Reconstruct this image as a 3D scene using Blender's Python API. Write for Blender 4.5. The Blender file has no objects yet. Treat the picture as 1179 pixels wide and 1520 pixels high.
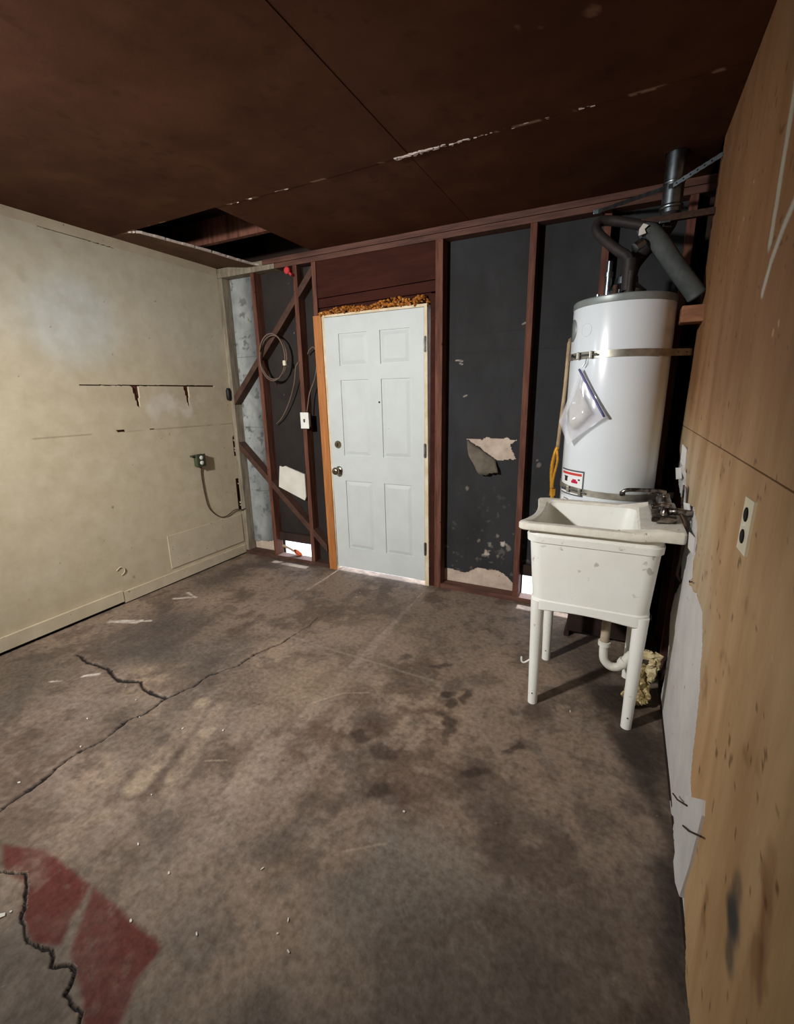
import bpy, bmesh, math, random
import numpy as np
from mathutils import Vector, Matrix

random.seed(4)
scene = bpy.context.scene
col = scene.collection
PI = math.pi

# ------------------------------------------------------------------ camera
W, H = 3.472, 2.521                      # room width and ceiling height (m)
FPX, YAW, PIT, ROL = 669.7, -0.4644, 0.2506, -0.0169
cam_d = bpy.data.cameras.new('camera')
cam = bpy.data.objects.new('camera', cam_d)
col.objects.link(cam)
scene.camera = cam
cam_d.sensor_fit = 'VERTICAL'
cam_d.sensor_height = 24.0
cam_d.lens = FPX * 24.0 / 1520.0
cam_d.clip_start = 0.02
_c, _s = math.cos(YAW), math.sin(YAW)
fw = Vector((_s * math.cos(PIT), _c * math.cos(PIT), -math.sin(PIT)))
rt = Vector((_c, -_s, 0))
up = rt.cross(fw)
r2 = rt * math.cos(ROL) + up * math.sin(ROL)
u2 = up * math.cos(ROL) - rt * math.sin(ROL)
M = Matrix((r2, u2, -fw)).transposed().to_4x4()
M.translation = (3.2019, -3.0768, 1.4577)
cam.matrix_world = M

# ------------------------------------------------------------------ view, world, lights
vs = scene.view_settings
vs.view_transform = 'Standard'
vs.look = 'None'
vs.exposure = 0.0
vs.gamma = 1.0
vs.use_curve_mapping = False

wd = bpy.data.worlds.new('overcast_sky')
scene.world = wd
wd.use_nodes = True
bg = wd.node_tree.nodes['Background']
bg.inputs[0].default_value = (0.78, 0.86, 1.0, 1)
bg.inputs[1].default_value = 4.5

def aim(o, target):
    o.rotation_euler = (Vector(target) - o.location).to_track_quat('-Z', 'Y').to_euler()

LAMP = Vector((1.17, -3.54, 2.25))
ld = bpy.data.lights.new('work_lamp_light', 'SPOT')
ld.energy = 500
ld.color = (1.0, 0.985, 0.965)
ld.spot_size = math.radians(116)
ld.spot_blend = 1.0
ld.shadow_soft_size = 0.09
lo = bpy.data.objects.new('work_lamp_light', ld)
col.objects.link(lo)
lo.location = LAMP + Vector((0, 0.05, -0.01))
aim(lo, (1.42, -0.55, 0.70))

sd_ = bpy.data.lights.new('sun', 'SUN')      # daylight on the yard behind the back wall
sd_.energy = 8.0
sd_.color = (0.92, 0.95, 1.0)
sd_.angle = math.radians(3)
sun = bpy.data.objects.new('sun', sd_)
col.objects.link(sun)
sun.location = (1.7, 6, 7)
sun.rotation_euler = Vector((0.03, -0.77, -0.64)).to_track_quat('-Z', 'Y').to_euler()

WIN = (-2.86, -2.46, 2.04, 2.36)          # window in the left wall: y0, y1, z0, z1
wl = bpy.data.lights.new('window_daylight', 'AREA')
wl.shape = 'RECTANGLE'
wl.size = WIN[1] - WIN[0] - 0.08
wl.size_y = WIN[3] - WIN[2] - 0.08
wl.energy = 14
wl.color = (0.70, 0.86, 1.0)
wo = bpy.data.objects.new('window_daylight', wl)
col.objects.link(wo)
wo.location = (0.01, (WIN[0] + WIN[1]) / 2, (WIN[2] + WIN[3]) / 2)
wo.rotation_euler = Vector((1, 0, 0)).to_track_quat('-Z', 'Z').to_euler()

# ------------------------------------------------------------------ materials
def lin(c):
    return tuple(((v / 255) / 12.92 if v / 255 <= 0.04045 else ((v / 255 + 0.055) / 1.055) ** 2.4) for v in c[:3])

class NT:
    def __init__(s, m):
        s.t = m.node_tree
        s.n = s.t.nodes
        s.l = s.t.links
    def new(s, ty, **kw):
        n = s.n.new(ty)
        for k, v in kw.items():
            setattr(n, k, v)
        return n
    def link(s, a, b):
        s.l.new(a, b)

def mat(name, ca, cb=None, scale=6.0, stretch=(1, 1, 1), rough=0.8, metal=0.0, attr=False,
        spots=None, spot_scale=60, spot_amt=0.62, bump=0.0, bump_scale=80, detail=6, lo_=0.35, hi_=0.65,
        spec=0.3, transmission=0.0, alpha=1.0, coat=0.0, emit=None):
    """mottled procedural material; colours are sRGB 0-255"""
    m = bpy.data.materials.new(name)
    m.use_nodes = True
    t = NT(m)
    b = t.n['Principled BSDF']
    b.inputs['Roughness'].default_value = rough
    b.inputs['Metallic'].default_value = metal
    b.inputs['Specular IOR Level'].default_value = spec
    if transmission:
        b.inputs['Transmission Weight'].default_value = transmission
    if alpha < 1:
        b.inputs['Alpha'].default_value = alpha
    if coat:
        b.inputs['Coat Weight'].default_value = coat
        b.inputs['Coat Roughness'].default_value = 0.12
    geo = t.new('ShaderNodeNewGeometry')
    mp = t.new('ShaderNodeMapping')
    mp.inputs['Scale'].default_value = stretch
    t.link(geo.outputs['Position'], mp.inputs['Vector'])
    nz = t.new('ShaderNodeTexNoise')
    nz.inputs['Scale'].default_value = scale
    nz.inputs['Detail'].default_value = detail
    nz.inputs['Roughness'].default_value = 0.62
    t.link(mp.outputs[0], nz.inputs['Vector'])
    mr = t.new('ShaderNodeMapRange')
    mr.inputs['From Min'].default_value = lo_
    mr.inputs['From Max'].default_value = hi_
    t.link(nz.outputs['Fac'], mr.inputs['Value'])
    mx = t.new('ShaderNodeMix', data_type='RGBA')
    cb = cb or tuple(v * 0.88 for v in ca)
    mx.inputs[6].default_value = lin(ca) + (1,)
    mx.inputs[7].default_value = lin(cb) + (1,)
    t.link(mr.outputs[0], mx.inputs[0])
    out = mx.outputs[2]
    if attr:                      # vertex colour carries paint, stains and dirt; noise modulates it
        at = t.new('ShaderNodeVertexColor')
        at.layer_name = 'Col'
        mm = t.new('ShaderNodeMix', data_type='RGBA', blend_type='MULTIPLY')
        mm.inputs[0].default_value = 1.0
        t.link(at.outputs['Color'], mm.inputs[6])
        t.link(out, mm.inputs[7])
        out = mm.outputs[2]
    if spots:
        n2 = t.new('ShaderNodeTexNoise')
        n2.inputs['Scale'].default_value = spot_scale
        n2.inputs['Detail'].default_value = 3
        t.link(geo.outputs['Position'], n2.inputs['Vector'])
        m2 = t.new('ShaderNodeMapRange')
        m2.inputs['From Min'].default_value = spot_amt
        m2.inputs['From Max'].default_value = spot_amt + 0.06
        t.link(n2.outputs['Fac'], m2.inputs['Value'])
        x2 = t.new('ShaderNodeMix', data_type='RGBA')
        t.link(m2.outputs[0], x2.inputs[0])
        t.link(out, x2.inputs[6])
        x2.inputs[7].default_value = lin(spots) + (1,)
        out = x2.outputs[2]
    t.link(out, b.inputs['Base Color'])
    if emit:
        b.inputs['Emission Color'].default_value = lin(emit[0]) + (1,)
        b.inputs['Emission Strength'].default_value = emit[1]
    if bump:
        bn = t.new('ShaderNodeTexNoise')
        bn.inputs['Scale'].default_value = bump_scale
        bn.inputs['Detail'].default_value = 5
        t.link(mp.outputs[0], bn.inputs['Vector'])
        bp = t.new('ShaderNodeBump')
        bp.inputs['Strength'].default_value = bump
        bp.inputs['Distance'].default_value = 0.004
        t.link(bn.outputs['Fac'], bp.inputs['Height'])
        t.link(bp.outputs[0], b.inputs['Normal'])
    return m

WHITE = (255, 255, 255)
MT = {}
MT['concrete'] = mat('stained_concrete', WHITE, (212, 207, 202), 42, attr=True, rough=0.7, bump=0.8, bump_scale=55, detail=11, spec=0.2, lo_=0.36, hi_=0.64)
MT['crackbed'] = mat('dirt_in_crack', (30, 26, 23), (20, 17, 15), 40)
MT['leftpaint'] = mat('cream_wall_paint', WHITE, (240, 238, 233), 9, attr=True, rough=0.55, bump=0.12, bump_scale=35)
MT['creamtrim'] = mat('cream_trim_paint', (206, 193, 167), (192, 178, 152), 7, rough=0.6, spots=(110, 96, 76), spot_amt=0.69, spot_scale=34)
MT['tanwall'] = mat('tan_wallboard', WHITE, (226, 218, 206), 5, stretch=(1, 1.6, 0.35), attr=True, rough=0.7, bump=0.12, bump_scale=45)
MT['gypsum'] = mat('torn_white_drywall', (206, 203, 198), (190, 186, 182), 5, stretch=(1, 1, 0.8), rough=0.85, spots=(110, 95, 88), spot_amt=0.71, spot_scale=26, bump=0.1, bump_scale=60)
MT['ceil'] = mat('brown_ceiling_board', WHITE, (222, 214, 208), 4, attr=True, rough=0.8, bump=0.08, bump_scale=60, spec=0.12)
MT['ceilcore'] = mat('pale_board_core', (205, 190, 180), (175, 158, 148), 30, rough=0.9)
MT['stud'] = mat('old_redwood_stud', (116, 76, 61), (78, 48, 39), 9, stretch=(4, 4, 0.4), spec=0.15, rough=0.75, spots=(52, 30, 24), spot_amt=0.68, spot_scale=22, bump=0.15)
MT['plate'] = mat('old_redwood_plate', (104, 70, 58), (74, 47, 39), 9, stretch=(0.4, 4, 4), rough=0.75, bump=0.15)
MT['header'] = mat('dark_red_board', (66, 34, 26), (54, 27, 21), 7, stretch=(0.5, 3, 3), rough=0.8, spec=0.08)
MT['paintedstud'] = mat('weathered_pale_stud', (156, 146, 126), (112, 100, 86), 8, stretch=(3, 3, 0.5), rough=0.75, spots=(80, 66, 56), spot_amt=0.66, spot_scale=20)
MT['brace'] = mat('brown_brace_wood', (86, 60, 48), (62, 42, 34), 9, stretch=(1.5, 1.5, 1.5), rough=0.75)
MT['deck'] = mat('dark_roof_deck', (48, 30, 22), (30, 19, 14), 6, stretch=(0.4, 4, 1), rough=0.85)
MT['freshwood'] = mat('fresh_orange_lumber', (186, 122, 68), (158, 98, 50), 8, stretch=(5, 5, 0.35), rough=0.6, spots=(118, 66, 30), spot_amt=0.72, spot_scale=13)
MT['felt'] = mat('black_building_felt', WHITE, (215, 215, 215), 5, stretch=(1, 1, 0.5), attr=True, rough=0.8, bump=0.1, bump_scale=40)
MT['feltback'] = mat('felt_flap_back', (112, 104, 90), (92, 84, 72), 14, rough=0.85)
MT['silver'] = mat('grey_white_sheathing', WHITE, (200, 205, 208), 7, stretch=(1, 1, 0.6), attr=True, rough=0.55)
MT['beige'] = mat('beige_board_core', (202, 184, 166), (176, 156, 140), 11, rough=0.9, spots=(96, 84, 76), spot_amt=0.7, spot_scale=38, bump=0.4, bump_scale=50)
MT['darkboard'] = mat('dark_brown_board', (62, 44, 36), (42, 30, 25), 7, stretch=(1, 1, 0.5), rough=0.8)
MT['doorwhite'] = mat('white_door_paint', (203, 208, 206), (196, 201, 198), 5, rough=0.5, spots=(172, 168, 156), spot_amt=0.745, spot_scale=24)
MT['jambwhite'] = mat('aged_white_jamb', (226, 212, 184), (200, 178, 140), 9, rough=0.6)
MT['foam'] = mat('orange_spray_foam', (190, 120, 42), (118, 66, 22), 55, rough=0.85, lo_=0.42, hi_=0.58, spots=(232, 206, 160), spot_amt=0.64, spot_scale=75)
MT['nickel'] = mat('satin_nickel', (176, 164, 146), (130, 118, 102), 16, rough=0.28, metal=1.0)
MT['hinge'] = mat('worn_hinge_metal', (150, 148, 140), (96, 92, 86), 40, rough=0.4, metal=0.8)
MT['tank'] = mat('white_enamel', (230, 236, 240), (226, 232, 236), 3, rough=0.24, coat=0.35, spec=0.5)
MT['tankcap'] = mat('grey_tank_cap', (150, 156, 154), (130, 136, 134), 9, rough=0.4, metal=0.3)
MT['galv'] = mat('galvanised_steel', (176, 188, 194), (120, 130, 136), 18, rough=0.3, metal=1.0)
MT['strapm'] = mat('dull_zinc_strap', (186, 182, 170), (150, 146, 134), 20, rough=0.42, metal=0.75)
MT['hole'] = mat('dark_hole', (14, 12, 11), (10, 9, 8), 10)
MT['blackpipe'] = mat('black_flexible_pipe', (52, 44, 42), (36, 31, 30), 22, rough=0.6, bump=0.2)
MT['greyfoam'] = mat('grey_pipe_foam', (84, 88, 86), (64, 68, 67), 14, rough=0.7)
MT['sink'] = mat('aged_white_plastic', (236, 236, 228), (230, 229, 219), 5, rough=0.42, spots=(188, 186, 176), spot_amt=0.665, spot_scale=22, spec=0.4)
MT['rim'] = mat('scuffed_white_plastic', (230, 226, 213), (212, 206, 192), 16, rough=0.45, spots=(156, 146, 128), spot_amt=0.68, spot_scale=48)
MT['pvc'] = mat('white_pvc_pipe', (226, 226, 214), (206, 204, 190), 12, rough=0.4)
MT['pvcold'] = mat('dirty_beige_pipe', (186, 172, 148), (150, 134, 112), 14, rough=0.6)
MT['chrome'] = mat('tarnished_chrome', (150, 142, 134), (62, 54, 50), 34, rough=0.3, metal=0.9, lo_=0.4, hi_=0.55)
MT['brass'] = mat('yellow_coated_brass', (206, 150, 44), (170, 116, 30), 30, rough=0.45, metal=0.2)
MT['gaspipe'] = mat('beige_gas_pipe', (182, 158, 126), (150, 126, 98), 14, rough=0.6)
MT['blackplastic'] = mat('black_plastic', (26, 24, 24), (18, 17, 17), 10, rough=0.5)
MT['greencase'] = mat('dark_green_metal', (72, 78, 58), (52, 58, 42), 12, rough=0.5)
MT['ivory'] = mat('ivory_plastic', (222, 214, 186), (208, 198, 168), 10, rough=0.4)
MT['whiteplate'] = mat('white_plastic_plate', (236, 236, 230), (224, 224, 216), 8, rough=0.4)
MT['paper'] = mat('off_white_board', (216, 212, 202), (200, 196, 184), 9, rough=0.85)
MT['cablegrey'] = mat('grey_brown_cable', (120, 98, 84), (96, 78, 68), 12, rough=0.6)
MT['cabledark'] = mat('dark_brown_cable', (84, 60, 44), (62, 44, 34), 12, rough=0.6)
MT['red'] = mat('red_plastic', (206, 66, 70), (176, 48, 54), 14, rough=0.5)
MT['orange'] = mat('orange_plastic', (214, 112, 70), (190, 90, 52), 12, rough=0.5)
MT['rust'] = mat('rusty_nail', (72, 48, 36), (50, 32, 24), 60, rough=0.7)
MT['insul'] = mat('yellow_fibre_insulation', (196, 178, 128), (128, 108, 68), 48, rough=0.95, bump=1.0, bump_scale=60, lo_=0.4, hi_=0.6)
MT['inswool'] = mat('pale_wadded_fibre', (214, 200, 160), (168, 148, 104), 55, rough=0.95, bump=0.9, bump_scale=70)
MT['sticker'] = mat('white_sticker', (236, 236, 236), (230, 230, 230), 8, rough=0.4)
MT['stkgrey'] = mat('grey_print', (92, 92, 96), (86, 86, 90), 8, rough=0.4)
MT['stkred'] = mat('red_print', (206, 70, 62), (198, 64, 58), 8, rough=0.4)
MT['stkmag'] = mat('crimson_print', (196, 30, 76), (186, 26, 70), 8, rough=0.4)
MT['stkblk'] = mat('black_print', (44, 36, 42), (40, 32, 38), 8, rough=0.4)
MT['bag'] = mat('clear_plastic_film', (240, 240, 244), (226, 226, 234), 14, rough=0.16, alpha=0.42, spec=0.6, coat=0.5)
MT['zip'] = mat('blue_violet_zip', (104, 104, 160), (84, 84, 140), 20, rough=0.35, alpha=0.9)
MT['ground'] = mat('pale_outdoor_concrete', (206, 206, 208), (176, 178, 182), 7, rough=0.8, spots=(120, 124, 132), spot_amt=0.66, spot_scale=11)
MT['drywallplain'] = mat('plain_wall_paint', (150, 138, 116), (138, 126, 104), 5)
MT['pane'] = mat('frosted_window_pane', (225, 232, 240), (215, 224, 236), 4, rough=0.4, emit=((200, 225, 255), 2.0))
MT['bulb'] = mat('lit_bulb', (255, 240, 215), (255, 236, 205), 4, emit=((255, 236, 205), 6.0))
MT['lampmetal'] = mat('aluminium_reflector', (190, 190, 188), (170, 170, 168), 8, rough=0.3, metal=1.0)
MT['block'] = mat('rough_wood_block', (150, 104, 76), (116, 76, 54), 10, stretch=(0.8, 5, 5), rough=0.8)
MT['spackle'] = mat('smeared_white_filler', (196, 196, 184), (176, 174, 160), 9, rough=0.8)
MT['whitecrumb'] = mat('white_crumb', (220, 214, 204), (196, 188, 176), 20, rough=0.9)

# ------------------------------------------------------------------ mesh helpers
class MB:
    def __init__(s):
        s.v = []
        s.f = []
    def add(s, vs_, fs):
        o = len(s.v)
        s.v += [tuple(v) for v in vs_]
        s.f += [tuple(i + o for i in f) for f in fs]
        return s
    def box(s, x0, x1, y0, y1, z0, z1, bev=0.0):
        if bev <= 0:
            return s.add([(x0, y0, z0), (x1, y0, z0), (x1, y1, z0), (x0, y1, z0), (x0, y0, z1), (x1, y0, z1), (x1, y1, z1), (x0, y1, z1)],
                         [(0, 3, 2, 1), (4, 5, 6, 7), (0, 1, 5, 4), (1, 2, 6, 5), (2, 3, 7, 6), (3, 0, 4, 7)])
        bm = bmesh.new()
        bmesh.ops.create_cube(bm, size=1)
        for v in bm.verts:
            v.co = Vector(((x0 + x1) / 2 + v.co.x * (x1 - x0), (y0 + y1) / 2 + v.co.y * (y1 - y0), (z0 + z1) / 2 + v.co.z * (z1 - z0)))
        bmesh.ops.bevel(bm, geom=bm.edges[:], offset=bev, segments=2, affect='EDGES', profile=0.6)
        bm.verts.index_update()
        s.add([v.co[:] for v in bm.verts], [[v.index for v in f.verts] for f in bm.faces])
        bm.free()
        return s
    def prism(s, poly, axis, a, b):
        """polygon in the two other axes (cyclic order), extruded along axis from a to b"""
        n = len(poly)
        def pt(p, t):
            if axis == 'x': return (t, p[0], p[1])
            if axis == 'y': return (p[0], t, p[1])
            return (p[0], p[1], t)
        vs_ = [pt(p, a) for p in poly] + [pt(p, b) for p in poly]
        fs = [tuple(range(n))[::-1], tuple(range(n, 2 * n))]
        fs += [(i, (i + 1) % n, n + (i + 1) % n, n + i) for i in range(n)]
        return s.add(vs_, fs)
    def tube(s, path, r, n=12, cap=True):
        P = [Vector(p) for p in path]
        R = r if isinstance(r, (list, tuple)) else [r] * len(P)
        base = len(s.v)
        prev = None
        for i, p in enumerate(P):
            d = (P[min(i + 1, len(P) - 1)] - P[max(i - 1, 0)]).normalized()
            if prev is None:
                a = Vector((0, 0, 1)) if abs(d.z) < 0.9 else Vector((1, 0, 0))
                u = d.cross(a).normalized()
            else:
                u = (prev - d * prev.dot(d)).normalized()
            prev = u
            w = d.cross(u)
            for k in range(n):
                t = 2 * PI * k / n
                q = p + (u * math.cos(t) + w * math.sin(t)) * R[i]
                s.v.append(tuple(q))
        for i in range(len(P) - 1):
            for k in range(n):
                a = base + i * n + k
                b = base + i * n + (k + 1) % n
                s.f.append((a, b, b + n, a + n))
        if cap:
            s.f.append(tuple(base + k for k in range(n))[::-1])
            s.f.append(tuple(base + (len(P) - 1) * n + k for k in range(n)))
        return s
    def lathe(s, c, prof, n=48, axis='z', cap=True):
        """profile of (radius, height) about an axis through c"""
        base = len(s.v)
        for r, h in prof:
            for k in range(n):
                t = 2 * PI * k / n
                if axis == 'z': s.v.append((c[0] + r * math.cos(t), c[1] + r * math.sin(t), c[2] + h))
                elif axis == 'y': s.v.append((c[0] + r * math.cos(t), c[1] + h, c[2] + r * math.sin(t)))
                else: s.v.append((c[0] + h, c[1] + r * math.cos(t), c[2] + r * math.sin(t)))
        for i in range(len(prof) - 1):
            for k in range(n):
                a = base + i * n + k
                b = base + i * n + (k + 1) % n
                s.f.append((a, b, b + n, a + n))
        if cap:
            s.f.append(tuple(base + k for k in range(n))[::-1])
            s.f.append(tuple(base + (len(prof) - 1) * n + k for k in range(n)))
        return s

ORG = {}
def empty(name, loc, label=None, cat=None, group=None):
    o = bpy.data.objects.new(name, None)
    o.location = loc
    o.empty_display_size = 0.05
    col.objects.link(o)
    ORG[o] = Vector(loc)
    tag(o, label, cat, group)
    return o

def tag(o, label=None, cat=None, group=None, kind=None):
    if label: o['label'] = label
    if cat: o['category'] = cat
    if group: o['group'] = group
    if kind: o['kind'] = kind
    return o

def build(mb, name, m, parent=None, smooth=False, colors=None, recalc=True, autos=None):
    """link a builder's geometry (world coordinates) as one mesh object with its origin at its base"""
    V = np.array(mb.v, dtype=float)
    lo_b, hi_b = V.min(0), V.max(0)
    org = Vector(((lo_b[0] + hi_b[0]) / 2, (lo_b[1] + hi_b[1]) / 2, lo_b[2]))
    me = bpy.data.meshes.new(name)
    me.from_pydata([tuple(v) for v in (V - np.array(org))], [], mb.f)
    if recalc:
        bm = bmesh.new()
        bm.from_mesh(me)
        bmesh.ops.recalc_face_normals(bm, faces=bm.faces)
        bm.to_mesh(me)
        bm.free()
    if colors is not None:
        ca = me.color_attributes.new('Col', 'FLOAT_COLOR', 'POINT')
        ca.data.foreach_set('color', np.concatenate([colors, np.ones((len(colors), 1))], 1).astype(np.float32).ravel())
    if smooth:
        me.polygons.foreach_set('use_smooth', [True] * len(me.polygons))
        if autos:
            me.set_sharp_from_angle(angle=math.radians(autos))
    me.materials.append(MT[m] if isinstance(m, str) else m)
    o = bpy.data.objects.new(name, me)
    col.objects.link(o)
    ORG[o] = org
    if parent is not None:
        o.parent = parent
        o.location = org - ORG[parent]
    else:
        o.location = org
    return o

def struct(mb, name, m, **kw):
    o = build(mb, name, m, **kw)
    o['kind'] = 'structure'
    return o

def curve_pts(pts, n=8):
    """Catmull-Rom through the points"""
    P = [Vector(p) for p in pts]
    P = [P[0] * 2 - P[1]] + P + [P[-1] * 2 - P[-2]]
    out = []
    for i in range(1, len(P) - 2):
        for k in range(n):
            t = k / n
            a, b, c, d = P[i - 1], P[i], P[i + 1], P[i + 2]
            out.append(0.5 * ((2 * b) + (c - a) * t + (2 * a - 5 * b + 4 * c - d) * t * t + (3 * b - a - 3 * c + d) * t ** 3))
    out.append(P[-2])
    return out

# ---- numpy noise
_rng = np.random.RandomState(11)
_TAB = _rng.rand(256, 256)
def vnoise(x, y):
    xi = np.floor(x).astype(int); yi = np.floor(y).astype(int)
    fx = x - xi; fy = y - yi
    fx = fx * fx * (3 - 2 * fx); fy = fy * fy * (3 - 2 * fy)
    g = lambda a, b: _TAB[a % 256, b % 256]
    return (g(xi, yi) * (1 - fx) + g(xi + 1, yi) * fx) * (1 - fy) + (g(xi, yi + 1) * (1 - fx) + g(xi + 1, yi + 1) * fx) * fy
def fbm(x, y, s, o=5, seed=0.0):
    a, t, n = 1.0, 0.0, 0.0
    for k in range(o):
        t = t + a * vnoise(x * s + seed * 17.3 + k * 31.7, y * s + seed * 9.1 + k * 12.9)
        n += a; a *= 0.55; s *= 2.03
    return t / n
def sstep(a, b, x):
    t = np.clip((x - a) / (b - a), 0, 1)
    return t * t * (3 - 2 * t)
def segdist(x, y, pl):
    d = np.full(x.shape, 1e9)
    for (ax, ay), (bx, by) in zip(pl[:-1], pl[1:]):
        vx, vy = bx - ax, by - ay
        L = vx * vx + vy * vy + 1e-12
        t = np.clip(((x - ax) * vx + (y - ay) * vy) / L, 0, 1)
        d = np.minimum(d, np.hypot(x - ax - t * vx, y - ay - t * vy))
    return d
def inpoly(x, y, poly):
    ins = np.zeros(x.shape, bool)
    n = len(poly)
    for i in range(n):
        x0, y0 = poly[i]; x1, y1 = poly[(i + 1) % n]
        if y0 == y1: continue
        c = ((y0 > y) != (y1 > y)) & (x < (x1 - x0) * (y - y0) / (y1 - y0) + x0)
        ins ^= c
    return ins
def blend(c, m, rgb):
    rgb = np.array(lin(rgb))
    return c * (1 - m[..., None]) + rgb * m[..., None]

def sheet(us, vs_, to3, thick_vec, keep=None, colf=None, disp=None):
    """grid sheet with thickness: us/vs_ grid lines, to3(u,v)->world point, keep(uc,vc)->mask of cells,
    colf(U,V)->rgb, disp(U,V)->offset along thickness (positive = into the thickness)"""
    U, V = np.meshgrid(us, vs_, indexing='ij')
    nu, nv = U.shape
    P = np.stack(to3(U, V), -1)
    tv = np.array(thick_vec, float)
    if disp is not None:
        P = P + disp(U, V)[..., None] * tv / np.linalg.norm(tv)
    uc = (U[:-1, :-1] + U[1:, 1:]) / 2; vc = (V[:-1, :-1] + V[1:, 1:]) / 2
    k = keep(uc, vc) if keep is not None else np.ones(uc.shape, bool)
    idx = np.arange(nu * nv).reshape(nu, nv)
    i, j = np.nonzero(k)
    q = np.stack([idx[i, j], idx[i + 1, j], idx[i + 1, j + 1], idx[i, j + 1]], 1)
    # boundary edges
    e = np.concatenate([q[:, [0, 1]], q[:, [1, 2]], q[:, [2, 3]], q[:, [3, 0]]])
    key = e[:, 0] * (nu * nv) + e[:, 1]
    rev = e[:, 1] * (nu * nv) + e[:, 0]
    be = e[~np.isin(key, rev)]
    front = P.reshape(-1, 3)
    bverts = np.unique(be)
    bmap = -np.ones(nu * nv, int)
    bmap[bverts] = nu * nv + np.arange(len(bverts))
    allv = np.concatenate([front, front[bverts] + tv])
    side = np.stack([be[:, 1], be[:, 0], bmap[be[:, 0]], bmap[be[:, 1]]], 1)
    cols = None
    if colf is not None:
        c = colf(U, V).reshape(-1, 3)
        cols = np.concatenate([c, c[bverts]])
    faces = np.concatenate([q, side])
    used = np.unique(faces)
    rm = -np.ones(len(allv), int); rm[used] = np.arange(len(used))
    mb = MB()
    mb.v = allv[used].tolist()
    mb.f = rm[faces].tolist()
    return mb, (cols[used] if cols is not None else None)

# back faces of the sheets are open: they always lie against a solid behind them

# ================================================================== SETTING
FRONT = -4.3
# ---------- floor
us = np.unique(np.round(np.concatenate([np.arange(-0.06, 1.42, 0.0065), np.arange(1.42, 2.30, 0.0035), np.arange(2.30, 3.56, 0.0065)]), 5))
vs_ = np.concatenate([np.arange(FRONT, -3.0, 0.06), np.arange(-3.0, -2.86, .0065), np.arange(-2.86, -2.58, .003), np.arange(-2.58, 0.085, 0.0065)])
CR = [  # crack polylines (x, y) with half width
    ([(1.20, -2.62), (1.27, -2.537), (1.262, -2.40), (1.225, -2.28), (1.255, -2.16), (1.236, -2.04), (1.262, -1.95), (1.252, -1.831)], 0.0065),
    ([(1.252, -1.831), (1.10, -1.845), (1.00, -1.80), (0.90, -1.845), (0.72, -1.80), (0.56, -1.815), (0.415, -1.791)], 0.0085),
    ([(1.252, -1.831), (1.31, -1.70), (1.30, -1.60), (1.372, -1.47), (1.37, -1.33), (1.44, -1.19), (1.433, -1.091)], 0.0048),
    ([(1.433, -1.091), (1.46, -0.92), (1.45, -0.80), (1.497, -0.654)], 0.0022),
    ([(1.52, -2.67), (1.62, -2.62), (1.69, -2.645), (1.77, -2.70), (1.86, -2.725), (1.93, -2.70), (1.97, -2.72), (2.04, -2.70), (2.06, -2.735), (2.14, -2.74), (2.19, -2.78)], 0.0032),
]
def jag(X, Y):
    return X + 0.030 * (fbm(X, Y, 14, 4, 3) - 0.5), Y + 0.030 * (fbm(X, Y, 14, 4, 8) - 0.5)
def crackmask(X, Y):
    m = np.zeros(X.shape)
    jx, jy = jag(X, Y)
    for pl, hw in CR:
        d = segdist(jx, jy, pl)
        w = hw * (0.55 + 1.1 * fbm(X, Y, 9, 3, 5))
        m = np.maximum(m, 1 - sstep(w * 0.55, w * 1.3, d))
    return m
def floor_disp(X, Y):
    return 0.011 * crackmask(X, Y) + 0.004 * (fbm(X, Y, 1.1, 3, 2) - 0.5) + 0.0016 * (fbm(X, Y, 12, 3, 4) - 0.5)
STREAKS = [[(1.64, -2.25), (1.555, -2.02), (1.45, -1.78)], [(1.765, -2.20), (1.66, -1.98), (1.56, -1.76)]]
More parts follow.
